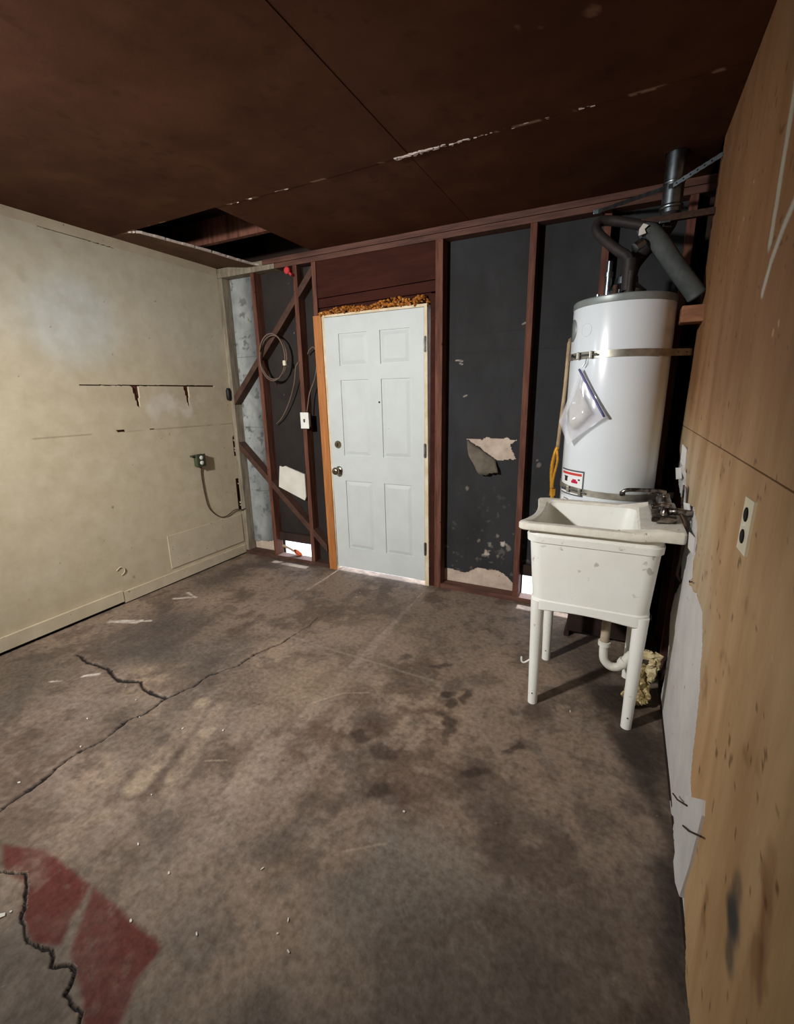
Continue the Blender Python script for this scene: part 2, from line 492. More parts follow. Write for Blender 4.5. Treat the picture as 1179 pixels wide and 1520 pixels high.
def floor_col(X, Y):
    n1 = fbm(X, Y, 1.3, 5, 1); n2 = fbm(X, Y, 4.5, 5, 2); n3 = fbm(X, Y, 16, 4, 6); n4 = fbm(X, Y, 2.2, 5, 9)
    jx = X + 0.16 * (n2 - 0.5) + 0.05 * (n3 - 0.5); jy = Y + 0.16 * (fbm(X, Y, 4.5, 5, 12) - 0.5) + 0.05 * (fbm(X, Y, 16, 3, 13) - 0.5)
    c = np.ones(X.shape + (3,)) * np.array(lin((140, 122, 107)))
    c = blend(c, sstep(0.42, 0.66, n1) * 0.9, (104, 92, 83))
    c = blend(c, sstep(0.48, 0.72, n4) * 0.85, (156, 135, 115))
    c = blend(c, sstep(0.52, 0.68, n2) * 0.7, (90, 74, 63))
    c = blend(c, sstep(0.56, 0.7, n3) * 0.35, (142, 130, 118))
    c = blend(c, sstep(0.52, 0.70, fbm(X, Y, 7.5, 5, 33)) * 0.55, (86, 74, 65))
    c = blend(c, sstep(0.60, 0.72, fbm(X, Y, 26, 4, 35)) * 0.4, (88, 77, 68))
    def blob(x, y, rx, ry, rgb, amt, ang=0.0, soft=0.5):
        nonlocal c
        ca, sa = math.cos(ang), math.sin(ang)
        dx, dy = jx - x, jy - y
        a = (dx * ca + dy * sa) / rx; b = (-dx * sa + dy * ca) / ry
        c = blend(c, (1 - sstep(1 - soft, 1 + soft * 0.4, np.hypot(a, b))) * amt, rgb)
    # large darker areas
    blob(0.55, -1.30, 0.42, 0.26, (80, 73, 68), 0.8, 0.2, 0.9)
    blob(0.85, -1.55, 0.55, 0.22, (84, 77, 71), 0.8, 0.2, 0.9)
    blob(0.35, -2.05, 0.5, 0.35, (78, 72, 64), 0.6, 0.0, 0.9)
    blob(0.30, -0.55, 0.25, 0.55, (92, 82, 75), 0.6, 0.0, 0.9)
    blob(1.25, -2.05, 0.5, 0.14, (76, 70, 65), 0.55, -0.35, 0.9)
    blob(1.9, -2.9, 1.5, 0.55, (116, 108, 98), 0.5, 0.2, 0.9)
    blob(3.1, -2.3, 0.7, 0.5, (108, 99, 91), 0.5, 0.0, 0.9)
    blob(1.8, -0.55, 0.6, 0.3, (108, 92, 80), 0.5, 0.0, 0.9)
    # rusty brown stains through the middle
    for x, y, r in [(2.35, -1.30, .22), (2.25, -1.55, .28), (2.45, -1.62, .24), (2.15, -1.78, .2), (2.55, -1.45, .15), (2.6, -1.8, .2), (2.35, -1.05, .16), (2.75, -1.62, .13)]:
        blob(x, y, r, r * 0.8, (82, 60, 47), 0.5 * sstep(0.40, 0.62, fbm(X, Y, 9, 5, 21)), 0.4, 0.8)
    for x, y, rx, ry, an in [(2.62, -1.19, .032, .085, .25), (2.545, -1.19, .032, .04, 0), (2.60, -1.43, .034, .10, .25), (2.575, -1.27, .03, .05, 0), (2.82, -1.60, .06, .035, .5), (2.42, -1.70, .07, .05, 0), (2.30, -1.62, .05, .035, .6), (2.42, -.98, .08, .02, .8), (2.20, -1.0, .05, .04, .6), (2.90, -1.42, .06, .018, .9), (2.52, -1.88, .06, .04, .3)]:
        blob(x, y, rx, ry, (58, 46, 39), 0.72, an, 0.45)
    # paler worn concrete
    for pl, w in [(STREAKS[0], .060), (STREAKS[1], .055)]:
        d = segdist(X + .05 * (n2 - .5), Y + .03 * (n3 - .5), pl)
        c = blend(c, (1 - sstep(w * .45, w, d)) * (.28 + .5 * sstep(.42, .62, .5 * n3 + .5 * n2)), (166, 147, 126))
    blob(1.85, -1.42, 0.42, 0.28, (152, 132, 110), 0.6, 0.5, 0.9)
    blob(2.0, -0.85, 0.55, 0.25, (140, 122, 106), 0.55, 0.2, 0.9)
    blob(1.05, -1.95, 0.30, 0.035, (136, 122, 108), 0.55, 0.25, 0.7)
    blob(0.82, -2.08, 0.26, 0.04, (130, 117, 105), 0.5, 0.25, 0.7)
    blob(1.12, -2.2, 0.04, 0.14, (126, 115, 104), 0.45, 0.1, 0.7)
    blob(2.80, -2.03, 0.26, 0.07, (136, 126, 114), 0.6, 0.1, 0.8)
    blob(2.70, -2.2, 0.26, 0.14, (118, 110, 100), 0.6, 0.3, 0.9)
    blob(2.62, -2.05, 0.05, 0.16, (124, 115, 105), 0.5, 0.2, 0.8)
    # dark wet stain around the sink's foot and along the right wall
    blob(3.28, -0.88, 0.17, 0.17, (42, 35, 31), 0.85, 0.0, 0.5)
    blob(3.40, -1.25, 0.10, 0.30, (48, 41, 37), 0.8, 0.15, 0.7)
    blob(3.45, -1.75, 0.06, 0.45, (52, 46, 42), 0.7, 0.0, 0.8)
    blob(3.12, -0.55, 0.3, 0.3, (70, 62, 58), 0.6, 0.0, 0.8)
    # white paint marks near the left wall
    for pl, w in [([(0.18, -1.46), (0.42, -1.33)], .020), ([(0.24, -1.43), (0.36, -1.38)], .03), ([(0.27, -1.02), (0.40, -0.93)], .016), ([(0.27, -0.90), (0.40, -0.94)], .012), ([(0.56, -2.02), (0.73, -1.86)], .014)]:
        d = segdist(X + 0.03 * (n3 - .5), Y + 0.03 * (n2 - .5), pl)
        c = blend(c, (1 - sstep(w * .5, w, d)) * sstep(.40, .56, n3 * .6 + fbm(X, Y, 40, 3, 22) * .4) * .9, (204, 194, 182))
    # control joint seen as a faint pale line
    d = segdist(X + 0.008 * (n3 - .5), Y + 0.012 * (n2 - .5), [(1.44, -1.09), (2.42, -1.13)])
    c = blend(c, (1 - sstep(.004, .012, d)) * .4, (158, 144, 128))
    # scratches
    for pl in [[(1.95, -1.55), (2.05, -1.42), (2.17, -1.36)], [(1.77, -2.04), (1.85, -2.0)], [(2.5, -2.12), (2.62, -2.03)]]:
        d = segdist(X, Y, pl)
        c = blend(c, (1 - sstep(.002, .006, d)) * .45, (176, 160, 140))
    # fine white specks
    sp = fbm(X, Y, 70, 2, 30)
    c = blend(c, sstep(.93, .95, sp) * .5, (165, 155, 143))
    # dirt inside cracks and a chipped pale lip
    cm = crackmask(X, Y)
    c = blend(c, sstep(.15, .6, cm), (36, 30, 27))
    return c
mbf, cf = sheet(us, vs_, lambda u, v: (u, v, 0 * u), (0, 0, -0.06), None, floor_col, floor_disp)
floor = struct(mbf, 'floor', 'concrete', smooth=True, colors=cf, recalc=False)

# red painted patch: two faded fields with a bare wedge between, as thin paint films on the concrete
def paint(poly, seedn):
    xs = [p[0] for p in poly]; ys = [p[1] for p in poly]
    u_ = np.arange(min(xs) - .03, max(xs) + .03, 0.0035); v_ = np.arange(min(ys) - .03, max(ys) + .03, 0.0035)
    ring = poly + [poly[0]]
    def cover(a, b):            # how much paint is left: worn thin and feathered along its edges
        n = fbm(a, b, 24, 4, seedn); n2 = fbm(a, b, 7, 4, seedn + 2)
        d = segdist(a, b, ring) * np.where(inpoly(a, b, poly), 1, -1) + .018 * (n - .5)
        return sstep(-.010, .012, d) * (.76 + .24 * sstep(.30, .55, n2)) * (1 - .25 * sstep(.62, .74, n))
    def colf(a, b):
        c = blend(floor_col(a, b), cover(a, b) * .94, (98, 43, 37))
        return c
    mb, c = sheet(u_, v_, lambda a, b: (a, b, 0.0003 - floor_disp(a, b)), (0, 0, -0.0003), lambda a, b: (cover(a, b) > .06) & (crackmask(a, b) < .12), colf)
    return build(mb, 'paint_patch', 'concrete', floor, smooth=False, colors=c, recalc=False)
R0 = (1.60, -2.545); R1 = (2.204, -2.558)
paint([(1.44, -2.60), R0, (1.85, -2.551), (1.94, -2.685), (1.86, -2.715), (1.74, -2.69), (1.66, -2.635), (1.55, -2.65)], 40)
paint([(1.865, -2.551), R1, (2.21, -2.64), (2.30, -2.80), (2.19, -2.77), (2.12, -2.73), (2.03, -2.70), (1.985, -2.685)], 44)

# ---------- ground outside
struct(MB().box(-3, 7, 0.125, 9, -0.12, -0.035), 'ground_outside', 'ground')

# ---------- left wall
def left_col(Y, Z):
    c = np.ones(Y.shape + (3,)) * np.array(lin((205, 192, 165)))
    n1 = fbm(Y, Z, 1.2, 5, 1); n2 = fbm(Y, Z, 5, 5, 2); n3 = fbm(Y, Z, 22, 4, 3)
    c = blend(c, sstep(.45, .7, n1) * .5, (196, 183, 158))
    c = blend(c, sstep(.5, .75, n2) * .25, (212, 201, 178))
    c = blend(c, sstep(1.5, 2.1, Z + .3 * (n1 - .5)) * .6, (214, 208, 190))  # upper wall coloured lighter and cooler, standing in for daylight up there
    # cooler patch high on the wall
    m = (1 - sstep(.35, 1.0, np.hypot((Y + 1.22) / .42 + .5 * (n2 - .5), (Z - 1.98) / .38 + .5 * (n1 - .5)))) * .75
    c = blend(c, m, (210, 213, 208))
    # filler smears under the slot
    for y, z, a, b in [(-.62, 1.45, .16, .09), (-.45, 1.37, .14, .07), (-.75, 1.39, .08, .1), (-.35, 1.48, .08, .1)]:
        m = (1 - sstep(.4, 1.05, np.hypot((Y - y) / a + .8 * (n2 - .5), (Z - z) / b + .8 * (n3 - .5)))) * sstep(.38, .55, n2) * .8
        c = blend(c, m, (222, 212, 198))
    # horizontal board seams, faint
    d = np.abs(Z - 1.245 + .004 * (n2 - .5))
    c = blend(c, (1 - sstep(.001, .006, d)) * sstep(.42, .5, fbm(Y, Z, 6, 3, 7)) * .55, (126, 112, 88))
    # dirt specks
    c = blend(c, sstep(.915, .935, fbm(Y, Z, 30, 2, 9)) * .6, (110, 96, 76))
    c = blend(c, sstep(.70, .82, fbm(Y, Z, 9, 5, 14)) * .25, (182, 168, 140))
    c = blend(c, (1 - sstep(0, .5, Z + .25 * (n2 - .5))) * .3, (182, 166, 138))
    # cable stain below the socket
    return c
holes_left = [  # (y, z) openings cut in the board
    [(-1.34, 2.4625), (-1.34, 2.459), (-1.1, 2.458), (-.89, 2.4535), (-.87, 2.456), (-.89, 2.461), (-1.1, 2.463)],
    [(-1.265, 1.568), (-1.265, 1.561), (-.162, 1.563), (-.162, 1.576), (-.5, 1.574), (-.9, 1.570)],
    [(-.912, 1.565), (-.855, 1.565), (-.868, 1.41), (-.884, 1.41)],
    [(-.474, 1.565), (-.426, 1.565), (-.434, 1.41), (-.448, 1.41)],
    [(-1.07, 1.262), (-.985, 1.255), (-1.02, 1.244), (-1.075, 1.25)],
    [(-.83, 1.254), (-.775, 1.25), (-.80, 1.242)],
    [(-.035, .44), (.0, .44), (.0, .74), (-.035, .74)],
    [(-.016, .95), (.0, .95), (.0, 1.14), (-.016, 1.12)],
]
def keep_left(y, z):
    k = np.ones(y.shape, bool)
    yy = y + .004 * (fbm(y, z, 60, 2, 4) - .5); zz = z + .0025 * (fbm(y, z, 60, 2, 6) - .5)
    for h in holes_left:
        k &= ~inpoly(yy, zz, h)
    k &= ~((y > WIN[0]) & (y < WIN[1]) & (z > WIN[2]) & (z < WIN[3]))
    return k
uy = np.concatenate([np.arange(FRONT, -2.05, .05), np.arange(-2.05, 0.0005, .008), [0.0]])
vz = np.unique(np.round(np.concatenate([np.arange(0.085, 1.549, .008), np.arange(1.553, 1.585, .0025), np.arange(1.592, 2.448, .008), np.arange(2.448, 2.466, .0025), np.arange(2.468, H, .008), [H]]), 5))
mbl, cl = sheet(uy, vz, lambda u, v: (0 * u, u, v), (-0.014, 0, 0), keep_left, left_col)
wl_panel, cwl = mbl, cl
wall_left = struct(MB().box(-0.10, -0.016, FRONT - .1, WIN[0], -.05, H + .12).box(-0.10, -0.016, WIN[1], 0.125, -.05, H + .12)
                   .box(-0.10, -0.016, WIN[0], WIN[1], -.05, WIN[2]).box(-0.10, -0.016, WIN[0], WIN[1], WIN[3], H + .12), 'wall_left', 'stud')
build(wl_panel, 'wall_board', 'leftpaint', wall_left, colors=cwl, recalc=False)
# strip at the head of the wall, low access panel
build(MB().prism([(-1.95, H), (-1.95, 2.466), (-1.2, 2.4655), (-.85, 2.463), (-.004, 2.461), (-.004, H)], 'x', -.001, .0025), 'head_strip', 'creamtrim', wall_left)
build(MB().box(0.0, 0.006, -.81, -.012, .125, .40, .002), 'access_panel', 'creamtrim', wall_left)
bl = struct(MB().prism([(FRONT, .02), (-1.235, .024), (-1.235, .108), (FRONT, .108)], 'x', 0, .016), 'baseboard_left', 'creamtrim')
bl2 = struct(MB().prism([(-1.228, .010), (-.005, .014), (-.005, .088), (-1.228, .094)], 'x', 0, .013), 'baseboard_left', 'creamtrim')
struct(MB().box(-.05, -.004, FRONT, 0, -.03, .10), 'gap_shade_strip', 'hole')  # black strip added as the shade in the gap under the baseboard
# window in the left wall (out of frame)
win = struct(MB().box(-.10, .02, WIN[0], WIN[0] + .04, WIN[2], WIN[3]).box(-.10, .02, WIN[1] - .04, WIN[1], WIN[2], WIN[3])
             .box(-.10, .02, WIN[0] + .04, WIN[1] - .04, WIN[2], WIN[2] + .04).box(-.10, .02, WIN[0] + .04, WIN[1] - .04, WIN[3] - .04, WIN[3]), 'window_1', 'creamtrim')
build(MB().box(-.05, -.044, WIN[0] + .04, WIN[1] - .04, WIN[2] + .04, WIN[3] - .04), 'pane', 'pane', win)

# ---------- front wall (behind the camera)
struct(MB().box(-.1, W + .2, FRONT - .1, FRONT, -.05, H + .12), 'wall_front', 'drywallplain')

# ---------- ceiling
ceil = struct(MB().box(-.1, W + .2, FRONT - .1, .125, H + .20, H + .24), 'ceiling', 'deck')
for yj in (-4.0, -3.4, -2.8, -2.2, -1.6, -1.0, -.43):
    build(MB().box(-.016, W + .06, yj - .019, yj + .019, H + .0135, H + .165), 'joist', 'stud', ceil)
build(MB().box(-.1, W + .2, .10, .125, H - .04, H + .21), 'rim_board', 'deck', ceil)
build(MB().box(-.1, -.016, FRONT - .1, .1, H + .1, H + .21).box(W + .06, W + .2, FRONT - .1, .1, H + .1, H + .21).box(-.1, W + .2, FRONT - .1, FRONT, H + .1, H + .21), 'blocking', 'deck', ceil)
def ceil_col(X, Y):
    c = np.ones(X.shape + (3,)) * np.array(lin((88, 54, 35)))
    n1 = fbm(X, Y, 1.5, 5, 5); n2 = fbm(X, Y, 6, 4, 6)
    c = blend(c, sstep(.4, .7, n1) * .6, (76, 45, 29))
    c = blend(c, sstep(.5, .75, n2) * .3, (98, 63, 42))
    for x, y, r in [(3.005, -1.38, .022), (2.858, -1.392, .008), (2.33, -1.3, .006), (2.80, -1.42, .008)]:
        c = blend(c, (1 - sstep(.6, 1.1, np.hypot(X - x, Y - y) / r + .6 * (n2 - .5))) * .7, (150, 118, 96))
    # scuffs and a few pale chips along the seams
    d = np.abs(Y + .905)
    c = blend(c, (1 - sstep(.003, .012, d)) * sstep(.56, .62, fbm(X, Y, 14, 4, 8)) * .75, (190, 160, 138))
    c = blend(c, sstep(.74, .78, fbm(X, Y, 20, 3, 19)) * .5, (66, 38, 26))
    return c
TORN = [(.205, -.905), (.26, -.89), (.279, -.867), (.305, -.75), (.345, -.55), (.372, -.40), (.405, -.2), (.44, -.03), (.46, .0)]
def cpanel(x0, x1, y0, y1, drop=0.0, keep=None):
    x0 += .0016; x1 -= .0016; y0 += .0016; y1 -= .0016
    st = .012
    u_ = np.linspace(x0, x1, max(2, int((x1 - x0) / st))); 
    st2 = .012 if y1 > -2.4 else .06
    v_ = np.linspace(y0, y1, max(2, int((y1 - y0) / st2)))
    sag = lambda a, b: -.004 * np.sin(PI * np.clip((a - x0) / (x1 - x0), 0, 1)) - drop
    mb, c = sheet(u_, v_, lambda a, b: (a, b, H + 0 * a), (0, 0, .0125), keep, ceil_col, sag)
    return build(mb, 'ceiling_panel', 'ceil', ceil, smooth=False, colors=c, recalc=False)
XS = [0.0, 0.985, 2.205, W]
for i in range(3):
    cpanel(XS[i], XS[i + 1], FRONT, -3.345)
    cpanel(XS[i], XS[i + 1], -3.345, -.905, 0.0015 if i == 1 else 0)
cpanel(XS[1], XS[2], -.905, 0.0)
def keep_vent(x, y):
    return np.hypot(x - 3.30, y + .33) > .052
cpanel(XS[2], XS[3], -.905, 0.0, 0, keep_vent)
# the broken panel: only its left strip is left, sagging, with a pale torn edge
tp = [(0.0, -.902)] + TORN + [(0.0, 0.0)]
u_ = np.arange(0.003, .52, .008); v_ = np.arange(-.902, -.002, .008)
sagf = lambda a, b: -(.022 * sstep(.05, .40, a) + .012 * sstep(-.5, 0, b) * sstep(.05, .4, a))
def kbroken(a, b):
    return inpoly(a + .010 * (fbm(a, b, 30, 3, 3) - .5), b, tp)
mb, c = sheet(u_, v_, lambda a, b: (a, b, H + 0 * a), (0, 0, .0125), kbroken, lambda X, Y: blend(ceil_col(X, Y), np.ones(X.shape) * .55, (128, 104, 84)), sagf)
build(mb, 'ceiling_panel', 'ceil', ceil, colors=c, recalc=False)
mb = MB()
for (xa, ya), (xb, yb) in zip(TORN[:-1], TORN[1:]):
    n = max(1, int(math.hypot(xb - xa, yb - ya) / .02))
    for k in range(n):
        t0, t1 = k / n, (k + 1) / n
        p = [xa + (xb - xa) * t0, ya + (yb - ya) * t0]; q = [xa + (xb - xa) * t1, ya + (yb - ya) * t1]
        z0 = H + float(sagf(np.array(p[0]), np.array(p[1]))); w = random.uniform(.006, .014)
        mb.add([(p[0] - .005, p[1], z0 - .001), (p[0] + w, p[1], z0 - .002), (q[0] + w, q[1], z0 - .002), (q[0] - .005, q[1], z0 - .001),
                (p[0] - .005, p[1], z0 + .012), (p[0] + w, p[1], z0 + .013), (q[0] + w, q[1], z0 + .013), (q[0] - .005, q[1], z0 + .012)],
               [(0, 3, 2, 1), (4, 5, 6, 7), (0, 1, 5, 4), (1, 2, 6, 5), (2, 3, 7, 6), (3, 0, 4, 7)])
build(mb, 'torn_edge', 'ceilcore', ceil)
# crumbling pale filler hanging from the cross seam
mb = MB()
for k in range(120):
    x = 2.13 + abs(random.gauss(0, .17)) if k < 95 else random.choice((random.uniform(1.02, 1.5), random.uniform(2.4, 3.0)))
    w = random.uniform(.003, .009) if 2 < x < 2.3 else random.uniform(.0015, .004)
    L_ = random.uniform(.006, .024); y = -.905 + random.gauss(0, .004)
    P_ = [(x + L_ * random.uniform(-.15, .15), y - w), (x + L_ * .6, y - w * random.uniform(.2, 1)), (x + L_, y), (x + L_ * .5, y + w * random.uniform(.3, 1)), (x, y + w * .4)]
    h_ = random.uniform(.002, .007)
    mb.prism(P_, 'z', H - h_, H)
fl = build(mb, 'seam_filler', 'ceilcore', ceil)
fl['kind'] = 'stuff'

# ---------- back wall
wall_back = struct(MB().box(-.1, 1.0, .112, .125, .19, H + .1).box(.0, .40, .112, .125, -.05, .19).box(.80, 1.0, .112, .125, -.05, .19)
                   .box(1.0, 1.96, .112, .125, 2.06, H + .1).box(1.96, 2.63, .112, .125, -.05, H + .1)
                   .box(2.63, 2.985, .112, .125, .195, H + .1).box(2.985, W + .2, .112, .125, -.05, H + .1).box(-.1, 0, .112, .125, -.05, .19), 'wall_back', 'darkboard')
def wb(mb, name, m, **kw):
    return build(mb, name, m, wall_back, **kw)
D0, D1 = 0.0, 0.089
ZT = 2.445
wb(MB().box(0.0, .05, D0, D1, .036, ZT, .002), 'stud', 'paintedstud')
wb(MB().box(.365, .403, D0, D1, .036, ZT, .002), 'stud', 'stud')
wb(MB().box(.795, .833, D0, D1, .036, ZT, .002), 'stud', 'stud')
wb(MB().box(.972, 1.010, D0, D1, 2.07, ZT, .002), 'stud', 'stud')
wb(MB().box(1.936, 1.976, D0 + .012, D1, 0, 2.13, .002), 'stud', 'header')
wb(MB().box(1.978, 2.030, D0 - .003, D1, 0.0, ZT, .002), 'stud', 'stud')
wb(MB().box(2.585, 2.625, D0, D1, .036, ZT, .002), 'stud', 'stud')
wb(MB().box(2.990, 3.028, D0, D1, .036, ZT, .002), 'stud', 'stud')
wb(MB().box(3.395, 3.433, D0, D1, .036, ZT, .002), 'stud', 'stud')
wb(MB().box(-.016, .62, D0 - .004, D1, ZT + .001, 2.482, .002), 'top_plate', 'paintedstud')
wb(MB().box(.622, W + .04, D0, D1, ZT + .001, 2.482, .002), 'top_plate', 'plate')
wb(MB().box(-.016, .50, D0 + .004, D1, 2.484, H - .001, .002), 'top_plate', 'paintedstud')
wb(MB().box(.502, W + .04, D0 - .005, D1, 2.484, H - .001, .002), 'top_plate', 'plate')
wb(MB().box(0.0, .985, D0 - .004, D1, 0.0, .036, .002), 'sole_plate', 'brace')
wb(MB().box(2.031, W, D0 - .004, D1, 0.0, .036, .002), 'sole_plate', 'plate')
# header boards over the door
wb(MB().prism([(1.011, 2.19), (1.977, 2.215), (1.977, ZT), (1.011, ZT)], 'y', .008, .07), 'header_board', 'header')
wb(MB().prism([(1.011, 2.125), (1.977, 2.142), (1.977, 2.211), (1.011, 2.186)], 'y', .016, .07), 'header_board', 'header')
wb(MB().prism([(1.011, 2.065), (1.935, 2.085), (1.935, 2.139), (1.011, 2.122)], 'y', .03, .07), 'header_board', 'header')
# diagonal braces cut between the studs
def brace(p, q, xa, xb):
    (x0, z0), (x1, z1) = p, q
    s_ = (z1 - z0) / (x1 - x0)
    h = .048 * math.sqrt(1 + s_ * s_)
    za = z0 + s_ * (xa - x0); zb = z0 + s_ * (xb - x0)
    wb(MB().prism([(xa, za - h / 2), (xb, zb - h / 2), (xb, zb + h / 2), (xa, za + h / 2)], 'y', D0 + .002, D1 - .006), 'brace', 'brace')
for xa, xb in ((.051, .364), (.404, .794), (.834, .971)):
    brace((.023, 1.415), (.957, 2.374), xa, xb)
    brace((.017, 1.075), (.998, .150), xa, xb)
# wire bundle block: dark strip over the low opening
wb(MB().box(.404, .794, .045, .10, .172, .25, .003), 'blocking', 'darkboard')
wb(MB().box(2.626, 2.989, .05, .10, .19, .27, .003), 'blocking', 'darkboard')
# sheathing in each bay
def silver_col(X, Z):
    n = fbm(X, Z, 6, 5, 3); n2 = fbm(X, Z, 22, 4, 5)
    c = np.ones(X.shape + (3,)) * np.array(lin((178, 180, 176)))
    c = blend(c, sstep(.10, .33, X + .12 * (n - .5)) * .85, (62, 63, 64))  # paints the glow on the left side fading to shade at right
    c = blend(c, sstep(.62, .70, n2) * .6, (60, 60, 62))
    c = blend(c, sstep(.5, .7, n) * .4, (146, 150, 148))
    c = blend(c, (1 - sstep(.2, 1.0, Z)) * .35, (112, 116, 116))
    return c
for i, (za, zb) in enumerate([(.105, .62), (.622, 1.207), (1.209, 1.815), (1.817, ZT)]):
    u_ = np.arange(.051, .366, .008); v_ = np.append(np.arange(za, zb - .004, .008), zb)
    kp = (lambda a, b: b > .105 + .05 * (fbm(a, b, 12, 4, 7) - .35) + .05 * sstep(.2, .36, a)) if i == 0 else None
    mb, c = sheet(u_, v_, lambda a, b: (a, .086 + 0 * a, b), (0, .008, 0), kp, silver_col)
    wb(mb, 'sheathing_board', 'silver', colors=c, recalc=False)
wb(MB().box(.05, .366, .095, .111, .036, .62), 'backing_board', 'beige')
wb(MB().box(.05, .366, .096, .111, .622, ZT), 'backing_board', 'darkboard')
def felt_col(X, Z):
    n = fbm(X, Z, 3, 5, 8); n2 = fbm(X, Z, 26, 4, 15)
    c = np.ones(X.shape + (3,)) * np.array(lin((49, 49, 50)))
    c = blend(c, sstep(.4, .7, n) * .6, (41, 40, 40))
    low = 1 - sstep(.2, 1.0, Z + .3 * (n - .5))
    c = blend(c, sstep(.70, .80, n2 + .05 * low) * low * .55, (112, 106, 100))
    for x, z, r in [(2.362, .313, .028), (2.48, .392, .022), (2.531, .363, .016), (2.198, .79, .012), (2.35, .29, .018), (2.703, .991, .014), (2.69, 1.02, .01), (2.39, .37, .018), (2.44, .45, .016), (2.30, .40, .016), (2.45, .30, .014), (2.40, .24, .014)]:
        d = np.hypot(X - x, (Z - z) * .8) / r + 2.6 * (n2 - .5)
        c = blend(c, (1 - sstep(.5, .85, d)) * (.9 if r > .02 else .3), (198, 184, 170))
    for pl in [[(2.10, 1.694), (2.15, 1.690)], [(2.13, 1.672), (2.15, 1.669)], [(2.16, 1.452), (2.185, 1.455)], [(2.55, 1.90), (2.585, 1.905)]]:
        c = blend(c, (1 - sstep(.002, .005, segdist(X, Z, pl))) * .8, (190, 178, 166))
    for z in (1.862, 1.742):     # overlaps of the felt
        c = blend(c, (1 - sstep(.001, .006, np.abs(Z - z + .012 * (n - .5)))) * .5, (36, 35, 35))
    return c
PATCH = [(2.185, 1.155), (2.299, 1.154), (2.333, 1.173), (2.36, 1.160), (2.443, 1.164), (2.475, 1.172), (2.51, 1.155), (2.559, 1.158), (2.506, 1.122), (2.512, 1.09), (2.527, 1.067), (2.552, 1.021), (2.411, 1.010), (2.302, 1.082)]
def feltbay(x0, x1, z0, keep=None, m='felt', colf=felt_col, name='felt_sheet'):
    u_ = np.append(np.arange(x0, x1 - .004, .007), x1); v_ = np.append(np.arange(z0, ZT - .004, .007), ZT)
    mb, c = sheet(u_, v_, lambda a, b: (a, .084 + .0022 * (fbm(a, b, 3, 3, 30) - .5) + 0 * a, b), (0, .004, 0), keep, colf)
    wb(mb, name, m, colors=c, recalc=False)
def k4(a, b):
    ja = a + .012 * (fbm(a, b, 40, 3, 2) - .5); jb = b + .012 * (fbm(a, b, 40, 3, 3) - .5)
    edge = np.interp(a, [2.03, 2.06, 2.197, 2.24, 2.303, 2.36, 2.433, 2.50, 2.56, 2.6], [.135, .140, .128, .15, .182, .178, .184, .165, .11, .07])
    return ~inpoly(ja, jb, PATCH) & (b > edge + .02 * (fbm(a, b, 30, 4, 5) - .5))
feltbay(2.030, 2.586, .036, k4)
wb(MB().box(2.03, 2.586, .092, .111, .036, ZT), 'backing_board', 'beige')
feltbay(2.625, 2.991, .20)
wb(MB().box(2.625, 2.991, .092, .111, .20, ZT), 'backing_board', 'darkboard')
feltbay(3.028, 3.396, .036)
wb(MB().box(3.028, W + .05, .092, .111, .036, ZT), 'backing_board', 'darkboard')
def dark_col(X, Z):
    n = fbm(X, Z, 4, 5, 18); n2 = fbm(X, Z, 30, 3, 25)
    c = np.ones(X.shape + (3,)) * np.array(lin((50, 44, 40)))
    c = blend(c, sstep(.4, .7, n) * .7, (40, 34, 31))
    c = blend(c, sstep(.88, .91, n2) * .6, (150, 145, 138))
    return c
feltbay(.403, .796, .20, None, 'felt', dark_col)
wb(MB().box(.403, .796, .092, .111, .20, ZT), 'backing_board', 'darkboard')
feltbay(.833, .973, .036, None, 'felt', dark_col)
wb(MB().box(.833, 1.0, .092, .111, .036, ZT), 'backing_board', 'darkboard')
# flap of felt folded down from the torn patch
fpoly = [((2.195, 1.148), (2.215, 1.05), (2.262, .985), (2.293, .922)), ((2.411, 1.010), (2.418, .985), (2.432, .95), (2.437, .912))]
mb = MB()
ny, nx = 10, 10
for j in range(ny + 1):
    t = j / ny
    for i in range(nx + 1):
        s_ = i / nx
        L0 = curve_pts([(a, 0, b) for a, b in fpoly[0]], 4); R0_ = curve_pts([(a, 0, b) for a, b in fpoly[1]], 4)
        a = L0[int(round(t * (len(L0) - 1)))]; b = R0_[int(round(t * (len(R0_) - 1)))]
        p = a.lerp(b, s_)
        rag = (.012 * random.uniform(-1, 1) - .018 * math.sin(s_ * 5)) * (j == ny)
        mb.v.append((p.x, .080 - .055 * math.sin(t * 1.9) * (1 - .3 * s_), p.z + rag))
for j in range(ny):
    for i in range(nx):
        a = j * (nx + 1) + i
        mb.f.append((a, a + 1, a + nx + 2, a + nx + 1))
fo = wb(mb, 'felt_flap', 'feltback', smooth=True)
sm = fo.modifiers.new('thickness', 'SOLIDIFY'); sm.thickness = .0016

